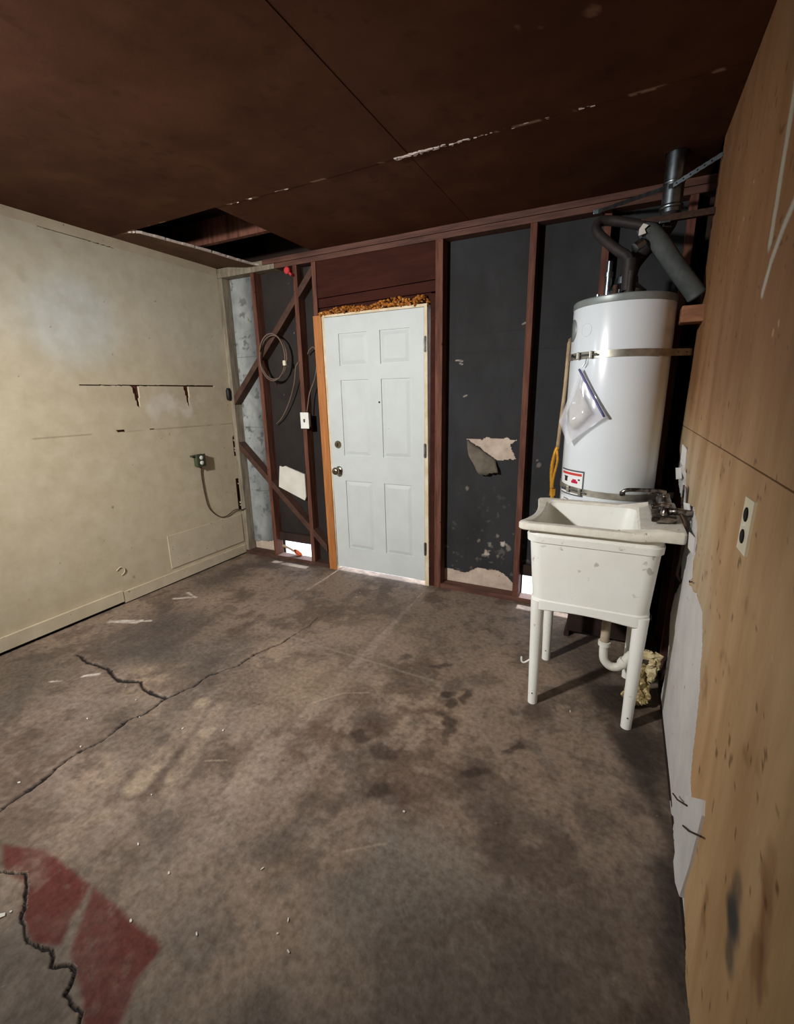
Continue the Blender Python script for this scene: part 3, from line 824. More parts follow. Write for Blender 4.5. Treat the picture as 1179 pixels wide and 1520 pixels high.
# ---------- right wall
wall_right = struct(MB().box(W + .055, W + .20, FRONT - .1, .125, -.05, H + .12), 'wall_right', 'darkboard')
def wr(mb, name, m, **kw):
    return build(mb, name, m, wall_right, **kw)
for y in (-.20, -.55):
    wr(MB().box(W + .014, W + .055, y - .02, y + .02, .038, H - .002, .002), 'stud', 'stud')
wr(MB().box(W + .010, W + .055, FRONT, .11, 0.001, .038), 'sole_plate', 'deck')
EDGE = [(-.386, H), (-.34, 1.95), (-.315, 1.53), (-.257, 1.288), (-.24, 1.20), (-.30, 1.165), (-.46, 1.10), (-.58, 1.17), (-.66, 1.165), (-.62, 1.10), (-.75, 1.06), (-.72, 1.0),
        (-.90, .985), (-1.02, 1.03), (-1.18, .986), (-1.25, .92), (-1.22, .86), (-1.26, .81), (-1.19, .763), (-1.38, .80), (-1.52, .795), (-1.60, .72), (-1.62, .664), (-1.66, .60), (-1.68, .544), (-1.71, .45), (-1.74, .358),
        (-1.83, .33), (-1.90, .25), (-1.88, .12), (-1.98, .08), (-2.05, .03), (-2.12, .03)]
TAN = EDGE + [(-2.15, .03), (FRONT, .03), (FRONT, H)]
def tan_col(Y, Z):
    n1 = fbm(Y, Z, 1.4, 5, 1); n2 = fbm(Y * 1.0, Z * .35, 5, 5, 2); n3 = fbm(Y, Z, 20, 4, 3)
    c = np.ones(Y.shape + (3,)) * np.array(lin((194, 159, 116)))
    c = blend(c, sstep(.42, .68, n2) * .6, (180, 144, 102))
    c = blend(c, sstep(1.05, 1.6, Z + .3 * (n1 - .5)) * .85, (130, 88, 55))  # upper wall coloured darker, standing in for the weaker light near the ceiling
    # old grey-beige paint near the torn edge behind the sink
    d = segdist(Y + .1 * (n3 - .5), Z, [(-.30, 1.15), (-.75, 1.02), (-1.25, .95), (-1.5, .75)])
    c = blend(c, (1 - sstep(.04, .34, d + .25 * (n2 - .5))) * .75, (190, 172, 144))
    c = blend(c, sstep(.66, .8, fbm(Y, Z, 8, 5, 6)) * .6, (140, 104, 68))
    c = blend(c, sstep(.82, .85, fbm(Y, Z, 34, 2, 9)) * .7, (92, 58, 36))
    c = blend(c, sstep(.90, .93, fbm(Y, Z, 26, 2, 19)) * .6, (200, 176, 144))
    # blue-black smudge
    for y, z, a, b, k in [(-2.24, .500, .058, .060, .95), (-2.228, .56, .042, .05, .6), (-2.26, .438, .045, .045, .7)]:
        c = blend(c, (1 - sstep(.35, 1.05, np.hypot((Y - y) / a + .5 * (n3 - .5), (Z - z) / b))) * k, (56, 62, 66))
    # red scrawl
    d = segdist(Y + .02 * (n3 - .5), Z, [(-2.34, .68), (-2.375, .60), (-2.40, .55)])
    c = blend(c, (1 - sstep(.003, .014, d)) * .28, (128, 52, 38))
    d = segdist(Y, Z, [(-2.33, .75), (-2.37, .62)])
    c = blend(c, (1 - sstep(.01, .04, d)) * .35, (120, 66, 40))
    # smeared white filler high up
    d = segdist(Y + .012 * (n3 - .5), Z, [(-1.54, 2.52), (-1.585, 2.12), (-1.60, 1.80)])
    c = blend(c, (1 - sstep(.010, .026, d)) * .85, (190, 188, 172))
    d = segdist(Y + .012 * (n3 - .5), Z, [(-1.608, 1.69), (-1.64, 1.75), (-1.70, 1.80), (-1.80, 1.86)])
    c = blend(c, (1 - sstep(.008, .02, d)) * .8, (196, 196, 186))
    return c
def keep_tan(zlo, zhi):
    def k(y, z):
        amt = .022 * (z < 1.25)
        jy = y + amt * (fbm(y, z, 24, 4, 12) - .5); jz = z + amt * (fbm(y, z, 24, 4, 13) - .5)
        return inpoly(jy, jz, TAN)
    return k
SEAM = 1.288
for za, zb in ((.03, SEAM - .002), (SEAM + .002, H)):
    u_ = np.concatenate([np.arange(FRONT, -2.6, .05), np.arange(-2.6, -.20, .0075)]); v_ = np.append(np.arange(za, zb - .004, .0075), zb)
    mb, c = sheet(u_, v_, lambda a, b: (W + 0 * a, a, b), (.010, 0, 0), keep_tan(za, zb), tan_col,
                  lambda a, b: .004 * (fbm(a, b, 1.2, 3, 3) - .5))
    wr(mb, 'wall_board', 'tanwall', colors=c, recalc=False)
# torn white drywall under the tan board
DRY = [(-.30, 1.20), (-.22, 1.05), (-.40, .98), (-.55, .954), (-.62, .88), (-.80, .80), (-.93, .66), (-.80, .55), (-.76, .436), (-.86, .30), (-.88, .195), (-.84, .10), (-.83, .006),
       (-2.05, .006), (-2.05, .4), (-1.95, .9), (-1.6, 1.2)]
u_ = np.arange(-2.06, -.20, .0075); v_ = np.arange(.006, 1.22, .0075)
def kdry(y, z):
    return inpoly(y + .02 * (fbm(y, z, 20, 4, 5) - .5), z + .02 * (fbm(y, z, 20, 4, 6) - .5), DRY)
mb, c = sheet(u_, v_, lambda a, b: (W + .0105 + 0 * a, a, b), (.012, 0, 0), kdry, None, lambda a, b: .003 * (fbm(a, b, 6, 3, 3) - .5))
wr(mb, 'drywall_sheet', 'gypsum', recalc=False)
wr(MB().box(W + .0245, W + .055, FRONT, -.62, .04, H), 'backing_board', 'darkboard')
# lifted flakes of wall paper at the tear
for (y, z, w, h, a) in [(-.60, 1.165, .03, .11, .3), (-.50, 1.07, .05, .07, -.5), (-.70, 1.10, .05, .05, .7), (-.83, 1.03, .05, .09, .4), (-1.20, .92, .03, .08, .2), (-.95, 1.0, .03, .04, -.3)]:
    ca, sa = math.cos(a), math.sin(a)
    pts = [(-w / 2, -h / 2, 0), (w / 2, -h / 3, .016), (w * .4, h / 2, .022), (-w * .3, h * .35, .004)]
    mb = MB()
    vv = [(W - .001 - p[2], y + p[0] * ca - p[1] * sa, z + p[0] * sa + p[1] * ca) for p in pts]
    mb.add(vv + [(v[0] + .003, v[1], v[2]) for v in vv], [(0, 1, 2, 3), (7, 6, 5, 4), (0, 4, 5, 1), (1, 5, 6, 2), (2, 6, 7, 3), (3, 7, 4, 0)])
    wr(mb, 'paper_flake', 'gypsum')
# narrow strip of torn drywall with two bent nails
st = wr(MB().prism([(-1.745, .31), (-1.925, .468), (-1.945, .44), (-1.935, .372), (-1.915, .24), (-1.875, .085), (-1.80, .045), (-1.735, .05), (-1.735, .16)], 'x', W - .006, W + .008), 'drywall_strip', 'gypsum')
for pts in ([(W - .010, -1.591, 0.170), (W - .014, -1.693, 0.241), (W - .010, -1.795, 0.321)], [(W - .010, -1.797, 0.251), (W - .014, -1.893, 0.331), (W - .010, -1.988, 0.418)]):
    build(MB().tube(pts, .0026, 6), 'nail', 'rust', st)
# wood spacer block and a corner joist in the open cavity
wr(MB().box(3.385, W + .02, -.50, -.40, 1.765, 1.838, .006), 'spacer_block', 'block')
for y, z, l in [(-1.27, .80, .05)]:
    wr(MB().tube([(W + .002, y, z), (W - .012, y - .02, z + .004), (W - .016, y - .05, z + .02)], .0018, 6), 'nail', 'rust')

# ---------- door
def dpt(x, z):          # the slab hangs a little out of square
    return (x + .018 * (1 - z / 2.05), z)
DX0, DX1, DZ0, DZ1 = 1.068, 1.896, .040, 2.046
door = struct(MB().prism([dpt(DX0, DZ0), (DX1 + .006, DZ0 - .002), (DX1, DZ1), dpt(DX0, DZ1)], 'y', .001, .044), 'door_1', 'doorwhite')
door_org = ORG[door]
PAN = [(1.182, 1.425, 1.692, 1.922), (1.530, 1.780, 1.694, 1.926), (1.184, 1.432, 1.003, 1.582), (1.538, 1.782, 1.006, 1.590), (1.198, 1.450, .222, .794), (1.562, 1.792, .226, .802)]
# the moulded face: stiles and rails stand proud of six recessed fields
xs = sorted({DX0, DX1})
mb = MB()
def quadbox(x0, x1, z0, z1, y0, y1):
    mb.prism([dpt(x0, z0), dpt(x1, z0), dpt(x1, z1), dpt(x0, z1)], 'y', y0, y1)
F0, F1 = -.0075, .001
l_r = [(1.190, 1.440), (1.545, 1.785)]
quadbox(DX0, l_r[0][0], DZ0, DZ1, F0, F1); quadbox(l_r[0][1], l_r[1][0], DZ0, DZ1, F0, F1)
mb.prism([dpt(l_r[1][1], DZ0), (DX1 + .006, DZ0 - .002), (DX1, DZ1), dpt(l_r[1][1], DZ1)], 'y', F0, F1)
rails = [(DZ0, .222), (.798, 1.004), (1.586, 1.693), (1.924, DZ1)]
for a, b in l_r:
    for z0, z1 in rails:
        quadbox(a, b, z0, z1, F0, F1)
face = build(mb, 'door_face', 'doorwhite', door)
for a, b in l_r:
    for (z0, z1) in ((.222, .798), (1.004, 1.586), (1.693, 1.924)):
        mb = MB()
        i0, i1 = .008, .034
        lo4 = [dpt(a + i0, z0 + i0), dpt(b - i0, z0 + i0), dpt(b - i0, z1 - i0), dpt(a + i0, z1 - i0)]
        hi4 = [dpt(a + i1, z0 + i1), dpt(b - i1, z0 + i1), dpt(b - i1, z1 - i1), dpt(a + i1, z1 - i1)]
        mb.add([(p[0], .001, p[1]) for p in lo4] + [(p[0], -.0060, p[1]) for p in hi4], [(4, 5, 6, 7), (0, 1, 5, 4), (1, 2, 6, 5), (2, 3, 7, 6), (3, 0, 4, 7), (3, 2, 1, 0)])
        build(mb, 'panel', 'doorwhite', door)
kb = build(MB().lathe((1.142, -.006, .880), [(.033, 0), (.034, -.004), (.030, -.009), (.014, -.012), (.012, -.030), (.020, -.036), (.030, -.048), (.031, -.058), (.026, -.068), (.012, -.072)], 28, 'y'), 'door_knob', 'nickel', door, smooth=True, autos=50)
build(MB().lathe((1.142, -.078, .880), [(.006, 0), (.006, -.002)], 12, 'y'), 'keyhole', 'hole', kb)
db = build(MB().lathe((1.143, -.006, 1.090), [(.031, 0), (.031, -.006), (.026, -.012), (.010, -.013)], 28, 'y'), 'deadbolt', 'nickel', door, smooth=True, autos=40)
build(MB().box(1.140, 1.146, -.032, -.018, 1.075, 1.105, .002), 'thumb_turn', 'nickel', db)
build(MB().lathe((1.531, -.0055, 1.418), [(.008, 0), (.008, -.002), (.005, -.003)], 14, 'y'), 'peephole', 'rust', door)
build(MB().lathe((1.512, -.0055, 1.526), [(.007, 0), (.005, -.0015)], 12, 'y'), 'filled_hole', 'jambwhite', door)
for z in (1.76, 1.02, .26):
    hg = build(MB().box(DX1 - .002, DX1 + .020, -.010, -.002, z, z + .095, .002), 'hinge', 'hinge', door)
    build(MB().lathe((DX1 + .009, -.014, z), [(.006, -.004), (.006, .10)], 12, 'z'), 'hinge_pin', 'hinge', hg)
build(MB().box(1.058, 1.067, .008, .04, 1.04, 1.13, .001), 'latch_plate', 'hinge', door)
# jambs
build(MB().prism([(.972, 2.066), (1.045, 2.066), (1.072, 0), (.998, 0)], 'y', -.014, .088), 'jamb', 'freshwood', door)
build(MB().prism([(1.046, 2.062), (1.0672, 2.062), (1.0775, .85), (1.0735, 0), (1.0725, 0)], 'y', -.006, .088), 'jamb', 'jambwhite', door)
build(MB().prism([(1.8965, 2.062), (1.918, 2.062), (1.934, 0.0), (1.9027, 0.0)], 'y', -.006, .088), 'jamb', 'jambwhite', door)
build(MB().prism([(1.046, 2.049), (1.918, 2.049), (1.918, 2.068), (1.046, 2.064)], 'y', -.008, .088), 'jamb', 'jambwhite', door)
# ragged spray foam squeezed out above the door
bm = bmesh.new()
for k in range(210):
    t = random.random()
    x = 1.02 + .90 * t
    top = 2.086 + .034 * t + .020 * math.sin(7 * t) ** 2
    z = random.uniform(2.066, top)
    r = random.uniform(.007, .017)
    mtx = Matrix.Translation((x, .020 - random.uniform(0, .028), z)) @ Matrix.Rotation(random.random() * 3, 4, (random.random(), random.random(), 1)) @ Matrix.Diagonal((r * random.uniform(1, 2.2), r * .9, r * .75, 1))
    bmesh.ops.create_icosphere(bm, subdivisions=1, radius=1, matrix=mtx)
bm.verts.index_update()
mb = MB(); mb.v = [v.co[:] for v in bm.verts]; mb.f = [[v.index for v in f.verts] for f in bm.faces]
bm.free()
fm = build(mb, 'spray_foam', 'foam', door, smooth=False)
fm['kind'] = 'stuff'
build(MB().box(1.0, 1.93, .045, .088, 2.066, 2.13), 'foam_backing', 'darkboard', door)

# ================================================================== THINGS
# ---------- water heater
HC = (3.14, -.36)
HR = .235
wh = empty('water_heater', (HC[0], HC[1], .46), 'tall white cylindrical water heater strapped beside the tan wall', 'water heater')
build(MB().lathe((HC[0], HC[1], 0), [(HR - .004, .475), (HR, .48), (HR, 1.868), (HR - .001, 1.872)], 96), 'tank', 'tank', wh, smooth=True, autos=40)
build(MB().lathe((HC[0], HC[1], 0), [(HR - .006, .46), (HR + .002, .462), (HR + .002, .50), (HR, .502)], 72), 'bottom_ring', 'tankcap', wh, smooth=True, autos=40)
cap = build(MB().lathe((HC[0], HC[1], 0), [(HR + .0005, 1.869), (HR + .002, 1.872), (HR + .002, 1.898), (HR - .002, 1.903), (.06, 1.912), (.02, 1.912)], 96), 'top_cap', 'tankcap', wh, smooth=True, autos=30)
def on_tank(ang, z, r=HR):      # angle measured from the direction facing the room (-y), positive to the left (-x)
    return (HC[0] - r * math.sin(ang), HC[1] - r * math.cos(ang), z)
def tank_patch(a0, a1, z0, z1, r, name, m, parent, n=10, skew=0.0):
    mb = MB()
    for k in range(n + 1):
        a = a0 + (a1 - a0) * k / n
        for rr in (r, r - .0008):
            mb.v += [on_tank(a, z0 + skew * k / n, rr), on_tank(a, z1 + skew * k / n, rr)]
    for k in range(n):
        i = k * 4; j = i + 4
        mb.f += [(i, j, j + 1, i + 1), (i + 2, i + 3, j + 3, j + 2), (i + 1, j + 1, j + 3, i + 3), (i, i + 2, j + 2, j)]
    mb.f += [(0, 1, 3, 2), (n * 4, n * 4 + 2, n * 4 + 3, n * 4 + 1)]
    return build(mb, name, m, parent, smooth=True, autos=30)
# warning sticker with grey frame, red bar and two pictograms
A0, A1 = .44, 1.22
stk = tank_patch(A0, A1, .930, 1.062, HR + .0012, 'warning_sticker', 'sticker', wh)
tank_patch(A0, A1, 1.056, 1.064, HR + .0020, 'border', 'stkgrey', stk)
tank_patch(A0, A1, .928, .935, HR + .0020, 'border', 'stkgrey', stk)
tank_patch(A0, A0 + .035, .930, 1.062, HR + .0020, 'border', 'stkgrey', stk, 2)
tank_patch(A0 + .06, A1 - .05, 1.036, 1.049, HR + .0021, 'red_bar', 'stkred', stk)
tank_patch(A0 + .16, A0 + .34, .995, 1.008, HR + .0021, 'fire_pictogram', 'stkmag', stk, 4)
tank_patch(A0 + .20, A0 + .31, 1.008, 1.016, HR + .0021, 'fire_pictogram', 'stkmag', stk, 4)
tank_patch(A0 + .10, A0 + .15, 1.012, 1.020, HR + .0021, 'fire_pictogram', 'stkblk', stk, 2)
tank_patch(A0 + .49, A0 + .60, .998, 1.020, HR + .0021, 'can_pictogram', 'stkblk', stk, 3)
tank_patch(A0 + .47, A0 + .63, 1.020, 1.026, HR + .0021, 'can_pictogram', 'stkblk', stk, 3)
lt = tank_patch(A0 + .3, A1, .880, .912, HR + .0010, 'small_sticker', 'sticker', wh)
tank_patch(A0 + .40, A0 + .6, .900, .905, HR + .0018, 'print_line', 'stkgrey', lt, 3)
tank_patch(A0 + .50, A0 + .62, .886, .894, HR + .0018, 'print_mark', 'stkblk', lt, 3)
# pressed knockout ring and side cover
ring = []
for k in range(25):
    t = 2 * PI * k / 24
    ring.append(on_tank(.70 + .030 / HR * math.cos(t), 1.758 + .030 * math.sin(t), HR + .0002))
build(MB().tube(ring, .0016, 6, cap=False), 'pressed_ring', 'tank', wh, smooth=True)
mb = MB()
mb.v = [on_tank(1.22, 1.77, HR + .004)] + [on_tank(1.22 + .20 * math.cos(2 * PI * k / 20), 1.77 + .055 * math.sin(2 * PI * k / 20), HR + .003) for k in range(20)]
mb.f = [(0, 1 + k, 1 + (k + 1) % 20) for k in range(20)]
oc = build(mb, 'oval_cover', 'tankcap', wh, smooth=True)
s2 = oc.modifiers.new('thickness', 'SOLIDIFY'); s2.thickness = .003
# fittings on the tank top
for (x, y, r, h, m) in [(3.10, -.50, .013, .05, 'rust'), (3.16, -.52, .016, .10, 'blackpipe'), (3.02, -.42, .012, .03, 'galv')]:
    build(MB().lathe((x, y, 1.905), [(r * 1.5, 0), (r * 1.5, .014), (r, .016), (r, h)], 16), 'nipple', m, wh, smooth=True, autos=40)
build(MB().lathe((HC[0], HC[1], 1.91), [(.10, 0), (.095, .035), (.055, .07), (.052, .10)], 32), 'draft_hood', 'galv', wh, smooth=True, autos=40)

# ---------- stand under the heater
sd = empty('heater_stand', (3.17, -.36, 0), 'dark wooden platform holding up the white water heater', 'stand')
build(MB().box(2.90, 3.42, -.60, -.03, .43, .46, .003), 'top_board', 'deck', sd)
for y in (-.34, -.06):
    build(MB().box(3.0, 3.40, y - .012, y + .012, .038, .429), 'side_board', 'deck', sd)
for x in (3.0, 3.40):
    build(MB().box(x - .014, x + .014, -.36, -.04, 0.0, .0375), 'runner', 'deck', sd)

# ---------- seismic straps
def strap(z, label, tail_y, tail_z, zl):
    root = empty('seismic_strap', (HC[0], HC[1], z), label, 'strap', 'metal straps around the water heater')
    mb = MB(); n = 40; r = HR + .003
    path = []
    for k in range(n + 1):
        a = 1.55 - 2.55 * k / n
        path.append((on_tank(a, z + zl * (a / 1.5), r), on_tank(a, z + zl * (a / 1.5), r + .0016)))
    e0 = Vector(path[-1][0]); end = Vector((W - .001, tail_y, tail_z))
    for k in range(1, 7):
        p = e0.lerp(end, k / 6)
        path.append((tuple(p), tuple(p + Vector((-.0005, -.0016, 0)))))
    hw = .0165
    for a, b in path:
        mb.v += [(a[0], a[1], a[2] - hw), (a[0], a[1], a[2] + hw), (b[0], b[1], b[2] - hw), (b[0], b[1], b[2] + hw)]
    for k in range(len(path) - 1):
        i = 4 * k; j = i + 4
        mb.f += [(i, i + 1, j + 1, j), (i + 2, j + 2, j + 3, i + 3), (i + 1, i + 3, j + 3, j + 1), (i, j, j + 2, i + 2)]
    mb.f += [(0, 2, 3, 1), (len(mb.v) - 4, len(mb.v) - 3, len(mb.v) - 1, len(mb.v) - 2)]
    band = build(mb, 'band', 'strapm', root, smooth=True, autos=30)
    for k in (3, 5):
        p = e0.lerp(end, k / 6.5)
        build(MB().lathe((p.x, p.y - .0036, p.z), [(.0034, 0), (.0034, -.001)], 10, 'y'), 'bolt_hole', 'hole', band)
    # buckle: two folded lugs with a clamping bolt
    for a in (.50, .82):
        c_ = Vector(on_tank(a, z + zl * (a / 1.5), HR + .012))
        build(MB().box(c_.x - .007, c_.x + .007, c_.y - .010, c_.y + .010, c_.z - .017, c_.z + .017, .003), 'buckle_lug', 'strapm', root)
    p0 = on_tank(.36, z + zl * .24, HR + .022); p1 = on_tank(.98, z + zl * .65, HR + .022)
    bt = build(MB().tube([p0, p1], .0042, 8), 'clamp_bolt', 'galv', root)
    build(MB().tube([Vector(p1).lerp(Vector(p0), .02), Vector(p1).lerp(Vector(p0), .1)], .009, 6), 'nut', 'galv', bt)
    return root
strap(1.640, 'upper zinc strap holding the water heater to the tan wall', -.31, 1.648, 0)
strap(.950, 'lower zinc strap crossing the warning sticker on the water heater', -.33, .925, .02)

# ---------- pipes above the heater
fp = empty('flue_pipe', (3.30, -.33, 2.0), 'shiny galvanised vent pipe rising through the ceiling above the heater', 'pipe')
build(MB().tube([(3.30, -.33, 2.275), (3.30, -.33, 2.64)], .044, 28), 'pipe', 'galv', fp, smooth=True, autos=40)
build(MB().tube(curve_pts([(3.145, -.36, 2.005), (3.16, -.358, 2.07), (3.22, -.35, 2.15), (3.285, -.335, 2.22), (3.30, -.33, 2.285)], 5), .040, 24), 'elbow', 'blackpipe', fp, smooth=True)
build(MB().lathe((3.30, -.33, 2.40), [(.0445, -.004), (.047, 0), (.0445, .004)], 28, cap=False), 'seam_ring', 'galv', fp, smooth=True)
build(MB().lathe((3.30, -.33, 2.29), [(.045, 0), (.05, .004), (.05, .014), (.045, .018)], 28, cap=False), 'collar', 'galv', fp, smooth=True)
build(MB().box(3.18, 3.47, -.41, -.385, 2.222, 2.25, .002), 'bracket', 'rust', fp)
build(MB().box(3.255, 3.30, -.425, -.409, 2.213, 2.222, .001), 'clip', 'galv', fp)

lp = empty('water_line', (3.15, -.45, 1.92), 'black looping water pipe on top of the heater', 'pipe')
build(MB().tube(curve_pts([(3.155, -.50, 1.93), (3.15, -.50, 2.02), (3.135, -.49, 2.075), (3.09, -.47, 2.115), (3.02, -.43, 2.185), (2.985, -.41, 2.235), (3.00, -.39, 2.272), (3.06, -.38, 2.268), (3.16, -.39, 2.235), (3.24, -.40, 2.205)], 6), .023, 14), 'pipe', 'blackpipe', lp, smooth=True)
build(MB().tube([(3.155, -.50, 1.925), (3.15, -.50, 2.06)], .031, 16), 'pipe_sleeve', 'blackpipe', lp, smooth=True, autos=40)
build(MB().lathe((3.06, -.40, 1.915), [(.016, 0), (.016, .10), (.02, .10), (.02, .12), (.014, .122), (.014, .17)], 16), 'riser', 'galv', lp, smooth=True, autos=40)
il = empty('insulated_pipe', (3.3, -.45, 1.86), 'grey foam-wrapped pipe slanting down from the vent to the tan wall', 'pipe')
build(MB().tube(curve_pts([(3.178, -.47, 2.155), (3.215, -.47, 2.17), (3.26, -.46, 2.13), (3.34, -.45, 2.02), (3.42, -.44, 1.915), (3.447, -.435, 1.878)], 6), [.030] * 4 + [.041] * 24 + [.043, .041, .032], 18), 'foam_wrap', 'greyfoam', il, smooth=True)
build(MB().tube([(3.165, -.52, 2.10), (3.195, -.50, 2.125)], .021, 14), 'fitting', 'galv', il, smooth=True, autos=40)
build(MB().prism([(3.175, 2.148), (3.205, 2.155), (3.197, 2.172), (3.212, 2.186), (3.19, 2.196), (3.176, 2.176)], 'y', -.522, -.519), 'tag', 'paper', il)
TP = [Vector((2.943, -.008, 2.439)), Vector((3.296, -.385, 2.373)), Vector((W - .002, -.416, 2.447))]
path = [TP[0].lerp(TP[1], k / 24) for k in range(24)] + [TP[1].lerp(TP[2], k / 14) for k in range(15)]
pr = MB()
for k, p in enumerate(path):
    wv = .0105 if k % 2 else .0088
    pr.v += [(p.x, p.y, p.z - wv), (p.x, p.y, p.z + wv), (p.x - .0005, p.y - .0015, p.z - wv), (p.x - .0005, p.y - .0015, p.z + wv)]
n = len(path) - 1
for k in range(n):
    i = 4 * k; j = i + 4
    pr.f += [(i, i + 1, j + 1, j), (i + 2, j + 2, j + 3, i + 3), (i + 1, i + 3, j + 3, j + 1), (i, j, j + 2, i + 2)]
pr.f += [(0, 2, 3, 1), (4 * n, 4 * n + 1, 4 * n + 3, 4 * n + 2)]
hsr = empty('hanger_tape', (3.2, -.25, 2.36), 'perforated metal hanger tape slung in front of the vent pipe', 'strap')
tb = build(pr, 'tape', 'galv', hsr)
for k in range(3, n - 1, 2):
    p = path[k]
    build(MB().lathe((p.x - .0006, p.y - .0016, p.z), [(.0034, 0), (.0034, -.001)], 8, 'y'), 'perforation', 'hole', tb)
build(MB().box(TP[0].x - .012, TP[0].x + .03, TP[0].y - .016, TP[0].y - .001, TP[0].z - .012, TP[0].z + .012, .002), 'end_clip', 'galv', hsr)

# ---------- gas supply left of the heater
gp = empty('gas_pipe', (2.875, -.36, .9), 'thin beige vertical gas pipe running along the heater', 'pipe')
build(MB().tube(curve_pts([(2.893, -.37, 1.72), (2.889, -.37, 1.5), (2.879, -.37, 1.3), (2.872, -.37, 1.16)], 5), .0095, 12), 'pipe', 'gaspipe', gp, smooth=True)
build(MB().tube(curve_pts([(2.893, -.37, 1.715), (2.893, -.30, 1.745), (2.893, -.1, 1.75), (2.893, .07, 1.75)], 5), .009, 12), 'branch', 'gaspipe', gp, smooth=True)
yl = empty('gas_connector', (2.86, -.37, .7), 'yellow coiled flexible gas connector below the beige pipe', 'connector')
pth = curve_pts([(2.872, -.37, 1.165), (2.862, -.375, 1.13), (2.850, -.375, 1.05), (2.855, -.375, .95), (2.862, -.375, .88), (2.868, -.37, .75), (2.90, -.36, .66), (2.93, -.36, .62)], 9)
build(MB().tube(pth, [.0098 + .0016 * (i % 2) for i in range(len(pth))], 12), 'hose', 'brass', yl, smooth=True)
pth = curve_pts([(2.873, -.39, 1.15), (2.880, -.40, 1.09), (2.866, -.395, 1.0), (2.860, -.39, .93)], 8)
build(MB().tube(pth, [.006 + .001 * (i % 2) for i in range(len(pth))], 10), 'second_hose', 'brass', yl, smooth=True)
build(MB().tube([(2.862, -.375, .885), (2.863, -.375, .925)], .017, 6), 'hex_nut', 'brass', yl)

# ---------- plastic bag hung on the upper strap
bgp = empty('plastic_bag', (2.98, -.60, 1.20), 'clear zip bag with papers hanging from the upper heater strap', 'bag')
def bag_pt(s_, t, off):
    top = Vector((2.985, -.552, 1.582)); rgt = Vector((3.124, -.612, 1.350)); bot = Vector((2.952, -.556, 1.205)); lft = Vector((2.892, -.46, 1.315))
    a = top.lerp(rgt, s_); b = lft.lerp(bot, s_)
    p = a.lerp(b, t)
    bulge = math.sin(PI * min(max(s_, 0), 1)) * math.sin(PI * min(max(t, 0), 1))
    fold = .010 * math.sin(9 * s_ + 4 * t) + .007 * math.sin(17 * t - 6 * s_)
    return p + Vector((-.35, -.94, 0)) * (off * (.012 + .028 * bulge) + fold * bulge + .012)
mb = MB(); ng = 18
for side in (1, -.15):
    base = len(mb.v)
    for i in range(ng + 1):
        for j in range(ng + 1):
            mb.v.append(tuple(bag_pt(i / ng, j / ng, side)))
    for i in range(ng):
        for j in range(ng):
            a = base + i * (ng + 1) + j
            mb.f.append((a, a + 1, a + ng + 2, a + ng + 1))
bf = build(mb, 'film', 'bag', bgp, smooth=True, recalc=False)
zp = [bag_pt(k / 10, .03, 1.3) for k in range(11)]
build(MB().tube(zp, .0055, 8), 'zip', 'zip', bgp, smooth=True)
mb = MB()
for i in range(6):
    for j in range(6):
        mb.v.append(tuple(bag_pt(.18 + .6 * i / 5, .22 + .52 * j / 5, .55)))
for i in range(5):
    for j in range(5):
        a = i * 6 + j
        mb.f.append((a, a + 1, a + 7, a + 6))
pp = build(mb, 'folded_paper', 'paper', bgp, smooth=True)
sp_ = pp.modifiers.new('thickness', 'SOLIDIFY'); sp_.thickness = .002
build(MB().tube([(2.985, -.566, 1.582), (3.00, -.572, 1.60), (3.003, -.566, 1.628), (2.995, -.568, 1.60), (2.985, -.567, 1.584)], .0015, 6), 'wire_tie', 'galv', bgp)

# ---------- utility sink
SY0, SY1 = -1.115, -.638
sink = empty('utility_sink', (3.13, -.86, 0), 'white plastic utility sink on four legs in front of the water heater', 'sink')
def rrect(x0, x1, y0, y1, r, rr=None, n=7):
    pts = []
    rr = rr or r
    for cx, cy, a0, r in ((x1 - rr, y1 - rr, 0, rr), (x0 + r, y1 - r, PI / 2, r), (x0 + r, y0 + r, PI, r), (x1 - rr, y0 + rr, 1.5 * PI, rr)):
        for k in range(n + 1):
            a = a0 + PI / 2 * k / n
            pts.append((cx + r * math.cos(a), cy + r * math.sin(a)))
    out = []
    N = len(pts)
    for i in range(N):                       # subdivide the straight runs
        p, q = pts[i], pts[(i + 1) % N]
        L = math.hypot(q[0] - p[0], q[1] - p[1])
        m_ = 8 if i % (n + 1) == n else 1
        for k in range(m_):
            out.append((p[0] + (q[0] - p[0]) * k / m_, p[1] + (q[1] - p[1]) * k / m_))
    return out
def loft(loops, zfun=None, xfun=None, cap0=True, cap1=True):
    mb = MB(); n = len(loops[0][0])
    for pts, z in loops:
        for x, y in pts:
            zz = z + (zfun(x, y, z) if zfun else 0)
            xx = x + (xfun(x, y, z) if xfun else 0)
            mb.v.append((xx, y, zz))
    for i in range(len(loops) - 1):
        for k in range(n):
            a = i * n + k; b = i * n + (k + 1) % n
            mb.f.append((a, b, b + n, a + n))
    if cap0: mb.f.append(tuple(range(n))[::-1])
    if cap1: mb.f.append(tuple((len(loops) - 1) * n + k for k in range(n)))
    return mb
def ss(a, b, x):
    t = min(max((x - a) / (b - a), 0), 1)
    return t * t * (3 - 2 * t)
def rim_z(x, y, z):
    f = 1 - min(1, abs((y - (SY0 + SY1) / 2) / .24)) ** 2
    return (.022 * ss(3.29, 3.33, x) - .014 * f * (1 - ss(2.84, 2.93, x))) * ss(.87, .91, z)
def rim_x(x, y, z):
    f = math.cos(min(1, abs((y - (SY0 + SY1) / 2) / .25)) * PI / 2)
    return .030 * f * (1 - ss(2.82, 2.93, x)) * ss(.84, .89, z)
